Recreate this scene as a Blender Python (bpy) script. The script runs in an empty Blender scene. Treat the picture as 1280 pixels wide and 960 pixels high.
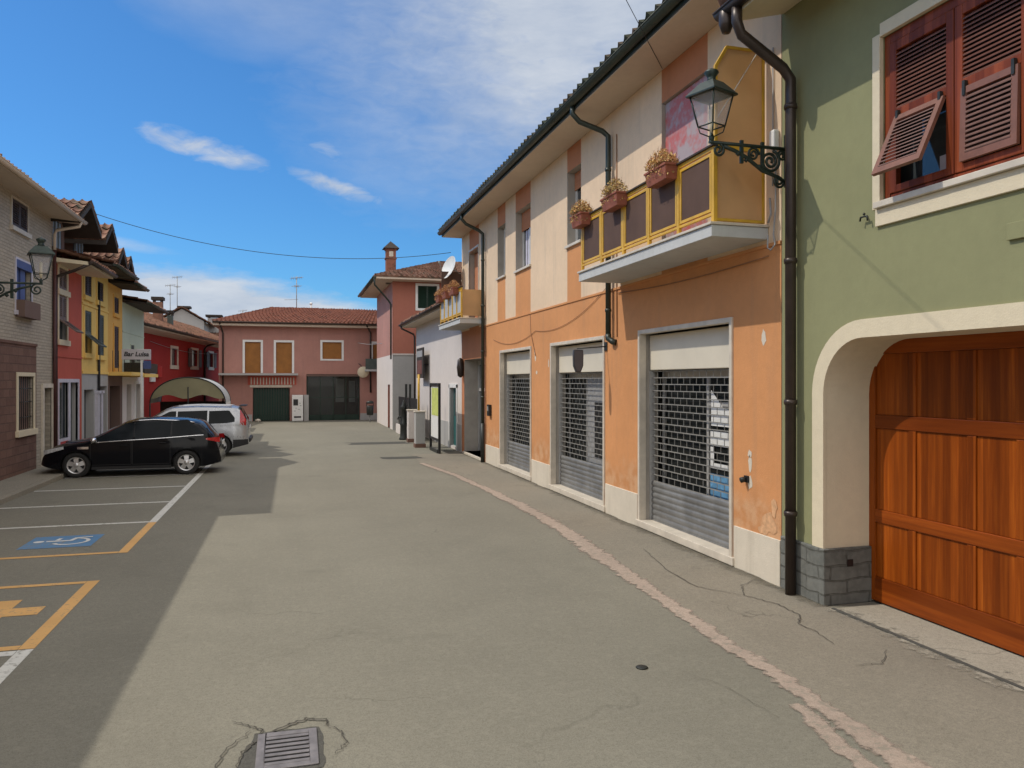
import bpy, bmesh, math, random
from mathutils import Vector, Matrix, noise
RD = random.Random(11)
PI = math.pi
scene = bpy.context.scene
COL = scene.collection
rad = math.radians

# ------------------------------------------------------------------ mesh builder
class MB:
    def __init__(s):
        s.v = []; s.f = []; s.m = []; s.sm = []
    def face(s, pts, mi=0, smooth=False):
        i = len(s.v); s.v += [tuple(p) for p in pts]
        s.f.append(tuple(range(i, i+len(pts)))); s.m.append(mi); s.sm.append(smooth)
    def hexa(s, p, mi=0):
        i = len(s.v); s.v += [tuple(q) for q in p]
        for f in ((0,3,2,1),(4,5,6,7),(0,1,5,4),(1,2,6,5),(2,3,7,6),(3,0,4,7)):
            s.f.append(tuple(i+k for k in f)); s.m.append(mi); s.sm.append(False)
    def box(s, x0,x1,y0,y1,z0,z1, mi=0):
        s.hexa([(x0,y0,z0),(x1,y0,z0),(x1,y1,z0),(x0,y1,z0),(x0,y0,z1),(x1,y0,z1),(x1,y1,z1),(x0,y1,z1)], mi)
    def fbox(s, F, a0,a1,b0,b1,c0,c1, mi=0):
        s.hexa([F(a0,b0,c0),F(a1,b0,c0),F(a1,b0,c1),F(a0,b0,c1),F(a0,b1,c0),F(a1,b1,c0),F(a1,b1,c1),F(a0,b1,c1)], mi)
    def grid(s, fn, nu, nv, mi=0, smooth=True, wrap_u=False):
        i = len(s.v)
        for a in range(nu+1):
            for b in range(nv+1):
                s.v.append(tuple(fn(a/nu, b/nv)))
        for a in range(nu):
            for b in range(nv):
                k = i+a*(nv+1)+b
                s.f.append((k, k+nv+1, k+nv+2, k+1)); s.m.append(mi); s.sm.append(smooth)
    def tube(s, pts, r, n=8, mi=0, caps=True, closed=False):
        pts = [Vector(p) for p in pts]; N = len(pts)
        rs = r if isinstance(r, (list, tuple)) else [r]*N
        i = len(s.v); prev = None
        for k, p in enumerate(pts):
            if closed: t = pts[(k+1) % N]-pts[(k-1) % N]
            else: t = pts[min(k+1, N-1)]-pts[max(k-1, 0)]
            t = t.normalized() if t.length > 1e-9 else Vector((0,0,1))
            if prev is None:
                up = Vector((0,0,1)) if abs(t.z) < .9 else Vector((1,0,0))
                x = t.cross(up).normalized()
            else:
                x = (prev - t*prev.dot(t))
                x = x.normalized() if x.length > 1e-6 else t.orthogonal().normalized()
            prev = x; y = t.cross(x)
            for j in range(n):
                a = 2*PI*j/n
                s.v.append(tuple(p + (x*math.cos(a)+y*math.sin(a))*rs[k]))
        for k in range(N if closed else N-1):
            k2 = (k+1) % N
            for j in range(n):
                j2 = (j+1) % n
                s.f.append((i+k*n+j, i+k*n+j2, i+k2*n+j2, i+k2*n+j)); s.m.append(mi); s.sm.append(True)
        if caps and not closed:
            s.f.append(tuple(i+j for j in range(n))[::-1]); s.m.append(mi); s.sm.append(False)
            s.f.append(tuple(i+(N-1)*n+j for j in range(n))); s.m.append(mi); s.sm.append(False)
    def lathe(s, prof, c=(0,0,0), axis='z', n=16, mi=0, smooth=True, caps=True):
        i = len(s.v); c = Vector(c)
        for (r, h) in prof:
            for j in range(n):
                a = 2*PI*j/n
                if axis == 'z': d = Vector((r*math.cos(a), r*math.sin(a), h))
                elif axis == 'y': d = Vector((r*math.cos(a), h, r*math.sin(a)))
                else: d = Vector((h, r*math.cos(a), r*math.sin(a)))
                s.v.append(tuple(c+d))
        for k in range(len(prof)-1):
            for j in range(n):
                j2 = (j+1) % n
                s.f.append((i+k*n+j, i+k*n+j2, i+(k+1)*n+j2, i+(k+1)*n+j)); s.m.append(mi); s.sm.append(smooth)
        for k, rv in ((0, True), (len(prof)-1, False)):
            if caps and prof[k][0] > 1e-4:
                t = tuple(i+k*n+j for j in range(n))
                s.f.append(t[::-1] if rv else t); s.m.append(mi); s.sm.append(False)
    def prism(s, poly, F, c0, c1, mi=0):
        """poly of (a,b) extruded from depth c0 to c1 in frame F"""
        n = len(poly); i = len(s.v)
        s.v += [tuple(F(a,b,c0)) for a,b in poly]+[tuple(F(a,b,c1)) for a,b in poly]
        s.f.append(tuple(range(i, i+n))); s.m.append(mi); s.sm.append(False)
        s.f.append(tuple(range(i+n, i+2*n))[::-1]); s.m.append(mi); s.sm.append(False)
        for k in range(n):
            k2 = (k+1) % n
            s.f.append((i+k, i+k2, i+n+k2, i+n+k)); s.m.append(mi); s.sm.append(False)
    def build(s, name, mats, parent=None, local=False, bevel=0, kind=None, recalc=True):
        me = bpy.data.meshes.new(name)
        off = Vector((0,0,0))
        if parent is not None and not local:
            q = parent
            while q is not None:
                off += Vector(q.location); q = q.parent
        me.from_pydata([tuple(Vector(p)-off) for p in s.v], [], s.f)
        if not isinstance(mats, (list, tuple)): mats = [mats]
        for m_ in mats: me.materials.append(m_)
        for p, mi, sm in zip(me.polygons, s.m, s.sm):
            p.material_index = mi; p.use_smooth = sm
        if recalc:
            bm = bmesh.new(); bm.from_mesh(me)
            bmesh.ops.remove_doubles(bm, verts=bm.verts, dist=1e-5)
            bmesh.ops.recalc_face_normals(bm, faces=bm.faces)
            bm.to_mesh(me); bm.free()
        me.update()
        o = bpy.data.objects.new(name, me); COL.objects.link(o)
        if parent is not None: o.parent = parent
        if bevel:
            b = o.modifiers.new('bevel', 'BEVEL'); b.width = bevel; b.segments = 2; b.limit_method = 'ANGLE'; b.angle_limit = rad(40)
        if kind: o['kind'] = kind
        return o

def thing(name, label, cat, loc=(0,0,0), rz=0, group=None):
    o = bpy.data.objects.new(name, None); COL.objects.link(o)
    o.empty_display_size = .2
    o.location = loc; o.rotation_euler = (0,0,rz); o['label'] = label; o['category'] = cat
    if group: o['group'] = group
    return o
def tag(o, label, cat, group=None):
    o['label'] = label; o['category'] = cat
    if group: o['group'] = group
    return o

# frames: F(a along, b up, c out of the wall)
XR, XL = 5.71, -6.7
FR = lambda a,b,c=0: (XR-c, a, b)
FL = lambda a,b,c=0: (XL+c, a, b)
def frame(ox, oy, dx, dy, side):
    l = math.hypot(dx, dy); ux, uy = dx/l, dy/l
    nx, ny = (uy, -ux) if side > 0 else (-uy, ux)
    return lambda a,b,c=0: (ox+ux*a+nx*c, oy+uy*a+ny*c, b)

def wall_grid(mb, F, a0,a1,b0,b1, holes=(), zone=None, cuts_a=(), cuts_b=(), depth=.2, rev=0):
    """front skin with openings; holes = (a0,a1,b0,b1[,depth]); reveals are built too"""
    A = sorted(set([a0,a1]+[x for h in holes for x in h[:2]]+list(cuts_a)))
    B = sorted(set([b0,b1]+[x for h in holes for x in h[2:4]]+list(cuts_b)))
    A = [x for x in A if a0 <= x <= a1]; B = [x for x in B if b0 <= x <= b1]
    for i in range(len(A)-1):
        for j in range(len(B)-1):
            am, bm_ = (A[i]+A[i+1])/2, (B[j]+B[j+1])/2
            if any(h[0] < am < h[1] and h[2] < bm_ < h[3] for h in holes): continue
            mb.face([F(A[i],B[j]),F(A[i+1],B[j]),F(A[i+1],B[j+1]),F(A[i],B[j+1])], zone(am,bm_) if zone else 0)
    for h in holes:
        d = -(h[4] if len(h) > 4 else depth)
        p, q, r, s_ = h[:4]
        for (x0,z0,x1,z1) in ((p,r,p,s_),(q,r,q,s_),(p,r,q,r),(p,s_,q,s_)):
            mb.face([F(x0,z0,0),F(x1,z1,0),F(x1,z1,d),F(x0,z0,d)], rev)

def shell(mb, F, a0,a1,H,D, mi=0, gap=.012):
    for a in (a0+gap, a1-gap):
        mb.face([F(a,0,-.001),F(a,0,-D),F(a,H,-D),F(a,H,-.001)], mi)
    mb.face([F(a0+gap,0,-D),F(a1-gap,0,-D),F(a1-gap,H,-D),F(a0+gap,H,-D)], mi)

def tiles(mb, p0,p1,p2,p3, tw=.24, ch=.36, amp=.035, mi=0, thick=.0):
    """barrel tiles over the quad eave p0-p1, ridge p3-p2"""
    p0,p1,p2,p3 = map(Vector, (p0,p1,p2,p3))
    n = (p1-p0).cross(p3-p0).normalized()
    if n.z < 0: n = -n
    L = (p1-p0).length; S = max((p3-p0).length, (p2-p1).length)
    nt = max(2, round(L/tw)); nc = max(2, round(S/ch)); k = 6
    rr = random.Random(int(L*100+S*10))
    js = [[rr.uniform(-.012,.012) for _ in range(nt+1)] for _ in range(nc+1)]
    i0 = len(mb.v)
    rows = []
    for c in range(nc):
        rows += [(c/nc, .03, c), ((c+1)/nc, -.005, c)]
    W_ = nt*k+1
    for (v, lift, c) in rows:
        for t in range(W_):
            u = t/(nt*k)
            b = (p0.lerp(p1,u)).lerp(p3.lerp(p2,u), v)
            w = amp*(1-2*abs(math.sin(PI*t/k))**.8*.9)
            b = b + n*(w+lift+amp+js[c][min(t//k,nt)]) - ((p3-p0).normalized()*(.02+js[c][min(t//k,nt)]) if lift > 0 else Vector((0,0,0)))
            mb.v.append(tuple(b))
    for r in range(len(rows)-1):
        for t in range(W_-1):
            k0 = i0+r*W_+t
            mb.f.append((k0,k0+1,k0+W_+1,k0+W_)); mb.m.append(mi); mb.sm.append(False)
    # eave closing strip
    for t in range(W_-1):
        u0, u1 = t/(nt*k), (t+1)/(nt*k)
        a = mb.v[i0+t]; b = mb.v[i0+t+1]
        q0 = p0.lerp(p1,u0)-n*.03; q1 = p0.lerp(p1,u1)-n*.03
        mb.face([a,b,tuple(q1),tuple(q0)], mi)

# ------------------------------------------------------------------ materials
class NT:
    def __init__(s, mat):
        s.t = mat.node_tree; s.n = s.t.nodes; s.l = s.t.links
    def new(s, typ, **kw):
        nd = s.n.new(typ)
        for k, v in kw.items():
            if k.startswith('i_'): nd.inputs[k[2:].replace('_',' ')].default_value = v
            else: setattr(nd, k, v)
        return nd
    def ln(s, a, b): s.l.new(a, b)
def c4(c): return (c[0], c[1], c[2], 1)
def coords(T, scale=(1,1,1), rot=(0,0,0)):
    tc = T.new('ShaderNodeNewGeometry')
    mp = T.new('ShaderNodeMapping'); mp.inputs['Scale'].default_value = scale; mp.inputs['Rotation'].default_value = rot
    T.ln(tc.outputs['Position'], mp.inputs['Vector']); return mp.outputs['Vector']
def obj_coords(T, scale=(1,1,1)):
    tc = T.new('ShaderNodeTexCoord')
    mp = T.new('ShaderNodeMapping'); mp.inputs['Scale'].default_value = scale
    T.ln(tc.outputs['Object'], mp.inputs['Vector']); return mp.outputs['Vector']
def noise_(T, vec, scale, detail=4, rough=.55):
    nz = T.new('ShaderNodeTexNoise'); nz.inputs['Scale'].default_value = scale
    nz.inputs['Detail'].default_value = detail; nz.inputs['Roughness'].default_value = rough
    T.ln(vec, nz.inputs['Vector']); return nz.outputs['Fac']
def ramp(T, fac, p0, p1, v0=0, v1=1):
    mr = T.new('ShaderNodeMapRange'); mr.inputs['From Min'].default_value = p0; mr.inputs['From Max'].default_value = p1
    mr.inputs['To Min'].default_value = v0; mr.inputs['To Max'].default_value = v1
    T.ln(fac, mr.inputs['Value']); return mr.outputs['Result']
def mix(T, fac, a, b, mode='MIX'):
    mx = T.new('ShaderNodeMix', data_type='RGBA', blend_type=mode)
    for sock, v in ((mx.inputs[0], fac), (mx.inputs[6], a), (mx.inputs[7], b)):
        if isinstance(v, (int, float)): sock.default_value = v
        elif isinstance(v, tuple): sock.default_value = c4(v)
        else: T.ln(v, sock)
    return mx.outputs[2]
def math_(T, op, a, b=None, c=None):
    m = T.new('ShaderNodeMath', operation=op)
    for s_, v in zip(m.inputs, (a,b,c)):
        if v is None: continue
        if isinstance(v, (int,float)): s_.default_value = v
        else: T.ln(v, s_)
    return m.outputs[0]
def bump(T, h, bsdf, strength=.3, dist=.02):
    b = T.new('ShaderNodeBump'); b.inputs['Strength'].default_value = strength; b.inputs['Distance'].default_value = dist
    T.ln(h, b.inputs['Height']); T.ln(b.outputs['Normal'], bsdf.inputs['Normal'])
def base(name, rough=.8, metal=0., spec=.5):
    m = bpy.data.materials.new(name); m.use_nodes = True
    T = NT(m); b = T.n['Principled BSDF']
    b.inputs['Roughness'].default_value = rough; b.inputs['Metallic'].default_value = metal
    b.inputs['Specular IOR Level'].default_value = spec
    return m, T, b
def mul(c, k): return tuple(min(1, x*k) for x in c)
def plain(name, col, rough=.7, metal=0., var=.12, scale=6, spec=.5, bmp=0.):
    m, T, b = base(name, rough, metal, spec)
    v = obj_coords(T)
    n = noise_(T, v, scale, 5)
    c = mix(T, ramp(T, n, .3, .7), mul(col, 1-var), mul(col, 1+var))
    T.ln(c, b.inputs['Base Color'])
    if bmp: bump(T, noise_(T, v, scale*6, 4), b, bmp, .01)
    return m
def plaster(name, col, dirt=None, var=.10, streak=.35, spots=0., spotcol=(.6,.55,.48), bstr=.25, damp=0.):
    """painted render: cloudy tone, rain streaks, fine grain, optional flaked spots"""
    m, T, b = base(name, .9, 0, .25)
    v = coords(T)
    n1 = noise_(T, v, .7, 6, .6); n2 = noise_(T, v, 9, 5, .6)
    vs = coords(T, (2.2, 2.2, .18)); st = noise_(T, vs, 1.6, 6, .65)
    c = mix(T, ramp(T, n1, .3, .7), mul(col, 1-var), mul(col, 1+var))
    c = mix(T, ramp(T, n2, .35, .75, 0, .35), c, mul(col, .82))
    d = dirt or mul(col, .55)
    c = mix(T, ramp(T, st, .52, .82, 0, streak), c, d)
    if damp:   # rising-damp bloom and splash marks along the foot of the wall
        sp = T.new('ShaderNodeSeparateXYZ'); T.ln(v, sp.inputs[0])
        hgt = math_(T, 'ADD', sp.outputs['Z'], math_(T, 'MULTIPLY', noise_(T, v, 1.7, 6, .65), -1.3))
        c = mix(T, ramp(T, hgt, damp-.75, damp-1.05, 0, .40), c, mix(T, ramp(T, noise_(T, v, 4, 5), .4, .6), mul(col, .72), (.62,.44,.28)))
    if spots:
        n3 = noise_(T, v, 1.9, 7, .7)
        c = mix(T, ramp(T, n3, 1-spots, 1-spots+.02), c, spotcol)
    T.ln(c, b.inputs['Base Color'])
    h = math_(T, 'ADD', noise_(T, v, 60, 4), math_(T, 'MULTIPLY', n2, 1.5))
    bump(T, h, b, bstr, .012)
    return m
def brick(name, c1, c2, mortar, bw, bh, axis='x', msize=.012, bstr=.5, rough=.9, offset=.5, var=.3, wobble=.12):
    m, T, b = base(name, rough, 0, .25)
    g = T.new('ShaderNodeNewGeometry'); sp = T.new('ShaderNodeSeparateXYZ'); T.ln(g.outputs['Position'], sp.inputs[0])
    cb = T.new('ShaderNodeCombineXYZ')
    if axis == 'x': T.ln(sp.outputs['Y'], cb.inputs[0])
    elif axis == 'y': T.ln(sp.outputs['X'], cb.inputs[0])
    else: T.ln(math_(T, 'ADD', sp.outputs['X'], sp.outputs['Y']), cb.inputs[0])
    T.ln(sp.outputs['Z'], cb.inputs[1])
    v = coords(T)
    wob = T.new('ShaderNodeVectorMath', operation='MULTIPLY_ADD')
    nn = T.new('ShaderNodeTexNoise'); nn.inputs['Scale'].default_value = 3; T.ln(v, nn.inputs['Vector'])
    T.ln(nn.outputs['Color'], wob.inputs[0]); wob.inputs[1].default_value = (bh*wobble,)*3; T.ln(cb.outputs[0], wob.inputs[2])
    br = T.new('ShaderNodeTexBrick', offset=offset)
    br.inputs['Scale'].default_value = 1; br.inputs['Brick Width'].default_value = bw; br.inputs['Row Height'].default_value = bh
    br.inputs['Mortar Size'].default_value = msize; br.inputs['Mortar Smooth'].default_value = .3; br.inputs['Bias'].default_value = 0
    br.inputs['Color1'].default_value = c4(c1); br.inputs['Color2'].default_value = c4(c2); br.inputs['Mortar'].default_value = c4(mortar)
    T.ln(wob.outputs[0], br.inputs['Vector'])
    n = noise_(T, v, 1.1, 6, .65); n2 = noise_(T, v, 14, 5)
    c = mix(T, ramp(T, n, .3, .7, 0, var), br.outputs['Color'], mul(c1, .55))
    c = mix(T, ramp(T, n2, .4, .8, 0, .35), c, mul(c2, 1.25))
    T.ln(c, b.inputs['Base Color'])
    h = math_(T, 'SUBTRACT', math_(T, 'MULTIPLY', n2, .35), br.outputs['Fac'])
    bump(T, h, b, bstr, .02)
    return m
def tilemat(name, cols, moss=.0):
    m, T, b = base(name, .9, 0, .2)
    v = coords(T)
    vo = T.new('ShaderNodeTexVoronoi'); vo.inputs['Scale'].default_value = 3.2; T.ln(v, vo.inputs['Vector'])
    cr = T.new('ShaderNodeValToRGB')
    cr.color_ramp.elements[0].color = c4(cols[0]); cr.color_ramp.elements[1].color = c4(cols[2])
    e = cr.color_ramp.elements.new(.5); e.color = c4(cols[1])
    sx = T.new('ShaderNodeSeparateColor'); T.ln(vo.outputs['Color'], sx.inputs[0]); T.ln(sx.outputs[0], cr.inputs[0])
    n = noise_(T, v, 7, 6, .7)
    c = mix(T, ramp(T, n, .45, .75, 0, .55), cr.outputs[0], mul(cols[1], .5))
    if moss: c = mix(T, ramp(T, noise_(T, v, 2.5, 6, .7), .6-moss*.35, .75-moss*.3, 0, .9), c, (.035,.045,.03))
    T.ln(c, b.inputs['Base Color']); bump(T, noise_(T, v, 30, 4), b, .3, .01)
    return m
def woodmat(name, c1, c2, axis='z', rough=.38, sc=1.):
    m, T, b = base(name, rough, 0, .22)
    s_ = {'z': (14,14,.7), 'y': (14,.7,14), 'x': (.7,14,14)}[axis]
    v = coords(T, tuple(x*sc for x in s_))
    n = noise_(T, v, 1.4, 8, .6); n2 = noise_(T, coords(T, tuple(x*sc*.3 for x in s_)), 1.5, 3)
    cr = T.new('ShaderNodeValToRGB')
    cr.color_ramp.elements[0].position = .25; cr.color_ramp.elements[0].color = c4(mul(c1, .62))
    cr.color_ramp.elements[1].position = .8; cr.color_ramp.elements[1].color = c4(c2)
    e = cr.color_ramp.elements.new(.5); e.color = c4(c1)
    T.ln(n, cr.inputs[0])
    c = mix(T, ramp(T, n2, .35, .7, 0, .6), cr.outputs[0], mul(c1, .6))
    sp = T.new('ShaderNodeSeparateXYZ'); T.ln(coords(T), sp.inputs[0])
    st = math_(T, 'FLOOR', math_(T, 'MULTIPLY', sp.outputs['Y' if axis == 'z' else 'Z'], 10.7 if axis == 'z' else 6.1))
    wn = T.new('ShaderNodeTexWhiteNoise', noise_dimensions='1D'); T.ln(st, wn.inputs['W'])
    c = mix(T, 1., c, mix(T, wn.outputs['Value'], (.66,.62,.55), (1.25,1.32,1.4)), 'MULTIPLY')
    T.ln(c, b.inputs['Base Color']); bump(T, n, b, .08, .003)
    return m
def glassmat(name, tint=(.55,.6,.6), opac=.25):
    m, T, b = base(name, .03, 0, .6)
    b.inputs['Base Color'].default_value = c4(mul(tint, .12))
    tr = T.new('ShaderNodeBsdfTransparent'); tr.inputs[0].default_value = c4(tint)
    ms = T.new('ShaderNodeMixShader')
    lw = T.new('ShaderNodeFresnel'); lw.inputs[0].default_value = 1.5
    f = math_(T, 'MINIMUM', math_(T, 'ADD', math_(T, 'MULTIPLY', lw.outputs[0], 1.2), opac), 1.)
    T.ln(f, ms.inputs[0]); T.ln(tr.outputs[0], ms.inputs[1]); T.ln(b.outputs[0], ms.inputs[2])
    T.ln(ms.outputs[0], T.n['Material Output'].inputs['Surface'])
    return m
def darkglass(name, col=(.02,.024,.028), rough=.05):
    return plain(name, col, rough, 0, .25, 1.5, .7)

M = {}
M['orange'] = plaster('orange_plaster', (.63,.29,.12), dirt=(.43,.235,.13), var=.11, streak=.5, damp=1.25)
M['terracotta'] = plaster('terracotta_plaster', (.52,.215,.105), var=.08, streak=.25)
M['cream'] = plaster('cream_plaster', (.76,.57,.39), dirt=(.45,.37,.28), var=.09, streak=.55)
M['plinth'] = plaster('pale_plinth_plaster', (.66,.59,.48), dirt=(.34,.29,.22), var=.08, streak=.5)
M['soffit'] = plaster('soffit_plaster', (.62,.51,.40), dirt=(.40,.33,.26), var=.06, streak=.1)
M['green'] = plaster('sage_green_plaster', (.268,.268,.142), dirt=(.19,.19,.11), var=.07, streak=.22, bstr=.10)
M['trim'] = plaster('cream_trim_plaster', (.70,.61,.44), dirt=(.5,.43,.32), var=.04, streak=.12)
M['stone'] = brick('grey_split_stone', (.15,.155,.14), (.22,.22,.20), (.10,.098,.085), .53, .158, 'd', .012, 1., .9, .42, .7, .55)
M['marble'] = plain('pale_marble', (.60,.535,.44), .55, 0, .12, 5)
M['revealgrey'] = plain('grey_reveal', (.38,.345,.30), .8, 0, .12, 3)
M['boxcream'] = plain('cream_metal_box', (.68,.62,.50), .5, 0, .05, 2)
M['steel'] = plain('galvanised_steel', (.30,.29,.265), .55, .3, .18, 8)
M['steeldark'] = plain('galvanised_slats', (.22,.22,.215), .5, .35, .25, 3)
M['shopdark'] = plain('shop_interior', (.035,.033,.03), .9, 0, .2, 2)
M['paper'] = plain('white_paper', (.72,.72,.70), .7, 0, .06, 4)
M['bluepaper'] = plain('blue_paper', (.12,.30,.50), .7, 0, .25, 9)
M['alu'] = plain('aluminium_frame', (.55,.54,.52), .4, .4, .08, 5)
M['glass'] = glassmat('shop_glass', (.62,.66,.65), .12)
M['winglass'] = darkglass('window_glass', (.05,.06,.065))
M['gutter'] = plain('dark_green_gutter', (.035,.045,.035), .4, .2, .2, 4)
M['brownpipe'] = plain('brown_pipe', (.05,.035,.028), .38, .3, .2, 4)
M['castiron'] = plain('cast_iron', (.03,.033,.03), .5, .3, .3, 12)
M['lampiron'] = plain('green_black_iron', (.028,.042,.034), .45, .4, .3, 14)
M['yellow'] = plain('ochre_painted_steel', (.62,.36,.035), .45, 0, .14, 6)
def translucent(name, col, f=.45):
    m = plain(name, col, .5, 0, .12, 2.5); T = NT(m); b = T.n['Principled BSDF']
    tr = T.new('ShaderNodeBsdfTranslucent'); tr.inputs[0].default_value = c4(col)
    ms = T.new('ShaderNodeMixShader'); ms.inputs[0].default_value = f
    T.ln(b.outputs[0], ms.inputs[1]); T.ln(tr.outputs[0], ms.inputs[2]); T.ln(ms.outputs[0], T.n['Material Output'].inputs['Surface'])
    return m
M['amberpanel'] = translucent('amber_plastic_panel', (.74,.52,.28), .5)
M['smokepanel'] = plain('smoked_plastic_panel', (.105,.062,.046), .75, 0, .15, 2, .25)
M['concrete'] = plaster('balcony_concrete', (.52,.53,.52), dirt=(.25,.24,.22), var=.08, streak=.35)
M['terrapot'] = plain('terracotta_pot', (.27,.085,.05), .75, 0, .2, 9)
M['flower'] = plain('dry_yellow_petals', (.62,.43,.16), .9, 0, .4, 30)
M['flower2'] = plain('orange_petals', (.55,.27,.11), .9, 0, .4, 30)
M['leaf'] = plain('dull_leaf', (.32,.25,.09), .9, 0, .4, 30)
M['twig'] = plain('red_twig', (.26,.13,.07), .9, 0, .4, 30)
M['door_wood'] = woodmat('garage_wood_upright', (.27,.055,.0045), (.46,.115,.010), 'z')
M['door_rail'] = woodmat('garage_wood_level', (.25,.050,.0055), (.36,.085,.009), 'y')
M['redwood'] = woodmat('red_brown_shutter_wood', (.25,.052,.018), (.32,.078,.026), 'z', .45)
M['slatwood'] = plain('shutter_slat_wood', (.17,.065,.042), .55, 0, .15, 8)
M['slatwood2'] = plain('faded_shutter_slat', (.19,.10,.078), .6, 0, .15, 8)
M['tile_green'] = tilemat('mossy_tiles', ((.10,.065,.045),(.14,.085,.055),(.07,.06,.045)), .8)
M['tile_red'] = tilemat('red_roof_tiles', ((.26,.105,.07),(.31,.13,.085),(.21,.09,.065)), .12)
M['tile_old'] = tilemat('weathered_roof_tiles', ((.29,.15,.10),(.20,.105,.075),(.34,.21,.15)), .3)
M['tile_brown'] = tilemat('brown_roof_tiles', ((.24,.12,.08),(.28,.15,.10),(.19,.10,.075)), .25)
M['timber'] = plain('dark_timber', (.035,.026,.02), .8, 0, .25, 6)
M['paleb'] = brick('pale_brick', (.41,.355,.28), (.50,.43,.34), (.36,.32,.255), .30, .085, 'x', .012, .9)
M['redstone'] = brick('rough_reddish_stone', (.155,.085,.065), (.21,.12,.09), (.14,.09,.072), .42, .21, 'x', .012, 1.)
M['coral'] = plaster('coral_plaster', (.52,.115,.080), var=.06, streak=.25)
M['brownwall'] = plaster('brown_plaster', (.18,.12,.10), var=.1, streak=.2)
M['yellowwall'] = plaster('yellow_plaster', (.84,.57,.175), var=.06, streak=.25)
M['amberwall'] = plaster('amber_plaster', (.76,.43,.115), var=.06, streak=.25)
M['palegreen'] = plaster('pale_green_plaster', (.54,.60,.47), var=.06, streak=.25)
M['redwall'] = plaster('crimson_plaster', (.34,.032,.028), var=.08, streak=.2)
M['pinkwall'] = plaster('dusty_pink_plaster', (.44,.225,.185), dirt=(.30,.18,.15), var=.12, streak=.6)
M['brickpink'] = plaster('brick_pink_plaster', (.43,.165,.115), var=.06, streak=.2)
M['white'] = plaster('white_plaster', (.66,.60,.56), dirt=(.5,.47,.43), var=.04, streak=.25)
M['greyplaster'] = plaster('grey_plaster', (.42,.41,.395), var=.08, streak=.35)
M['whitepaint'] = plain('white_paint', (.76,.75,.72), .5, 0, .06, 5)
M['blind'] = plain('brown_roller_blind', (.36,.145,.025), .6, 0, .15, 3)
M['greenmetal'] = plain('dark_green_metal', (.008,.03,.018), .45, .1, .15, 3)
M['teal'] = plain('teal_door', (.02,.12,.12), .5, 0, .12, 3)
M['greenshutter'] = plain('grey_green_shutter', (.075,.095,.085), .6, 0, .15, 6)
M['darkshutter'] = plain('dark_brown_shutter', (.055,.035,.03), .6, 0, .2, 6)
M['blueshutter'] = plain('blue_shutter', (.06,.09,.24), .55, 0, .15, 6)
M['lilac'] = plain('pale_lilac_paint', (.55,.53,.60), .6, 0, .1, 6)
M['black'] = plain('black_paint', (.012,.012,.013), .45, 0, .3, 5)
M['rubber'] = plain('tyre_rubber', (.018,.018,.018), .85, 0, .2, 20)
M['grey'] = plain('grey_paint', (.33,.33,.33), .55, 0, .12, 5)
M['redplastic'] = plain('red_plastic', (.45,.03,.03), .4, 0, .15, 6)
M['canvas'] = translucent('yellowish_canvas', (.42,.38,.23), .4)
M['canvas2'] = plain('grey_tarpaulin', (.45,.46,.46), .6, 0, .15, 2)
M['whiteline'] = None
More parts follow.
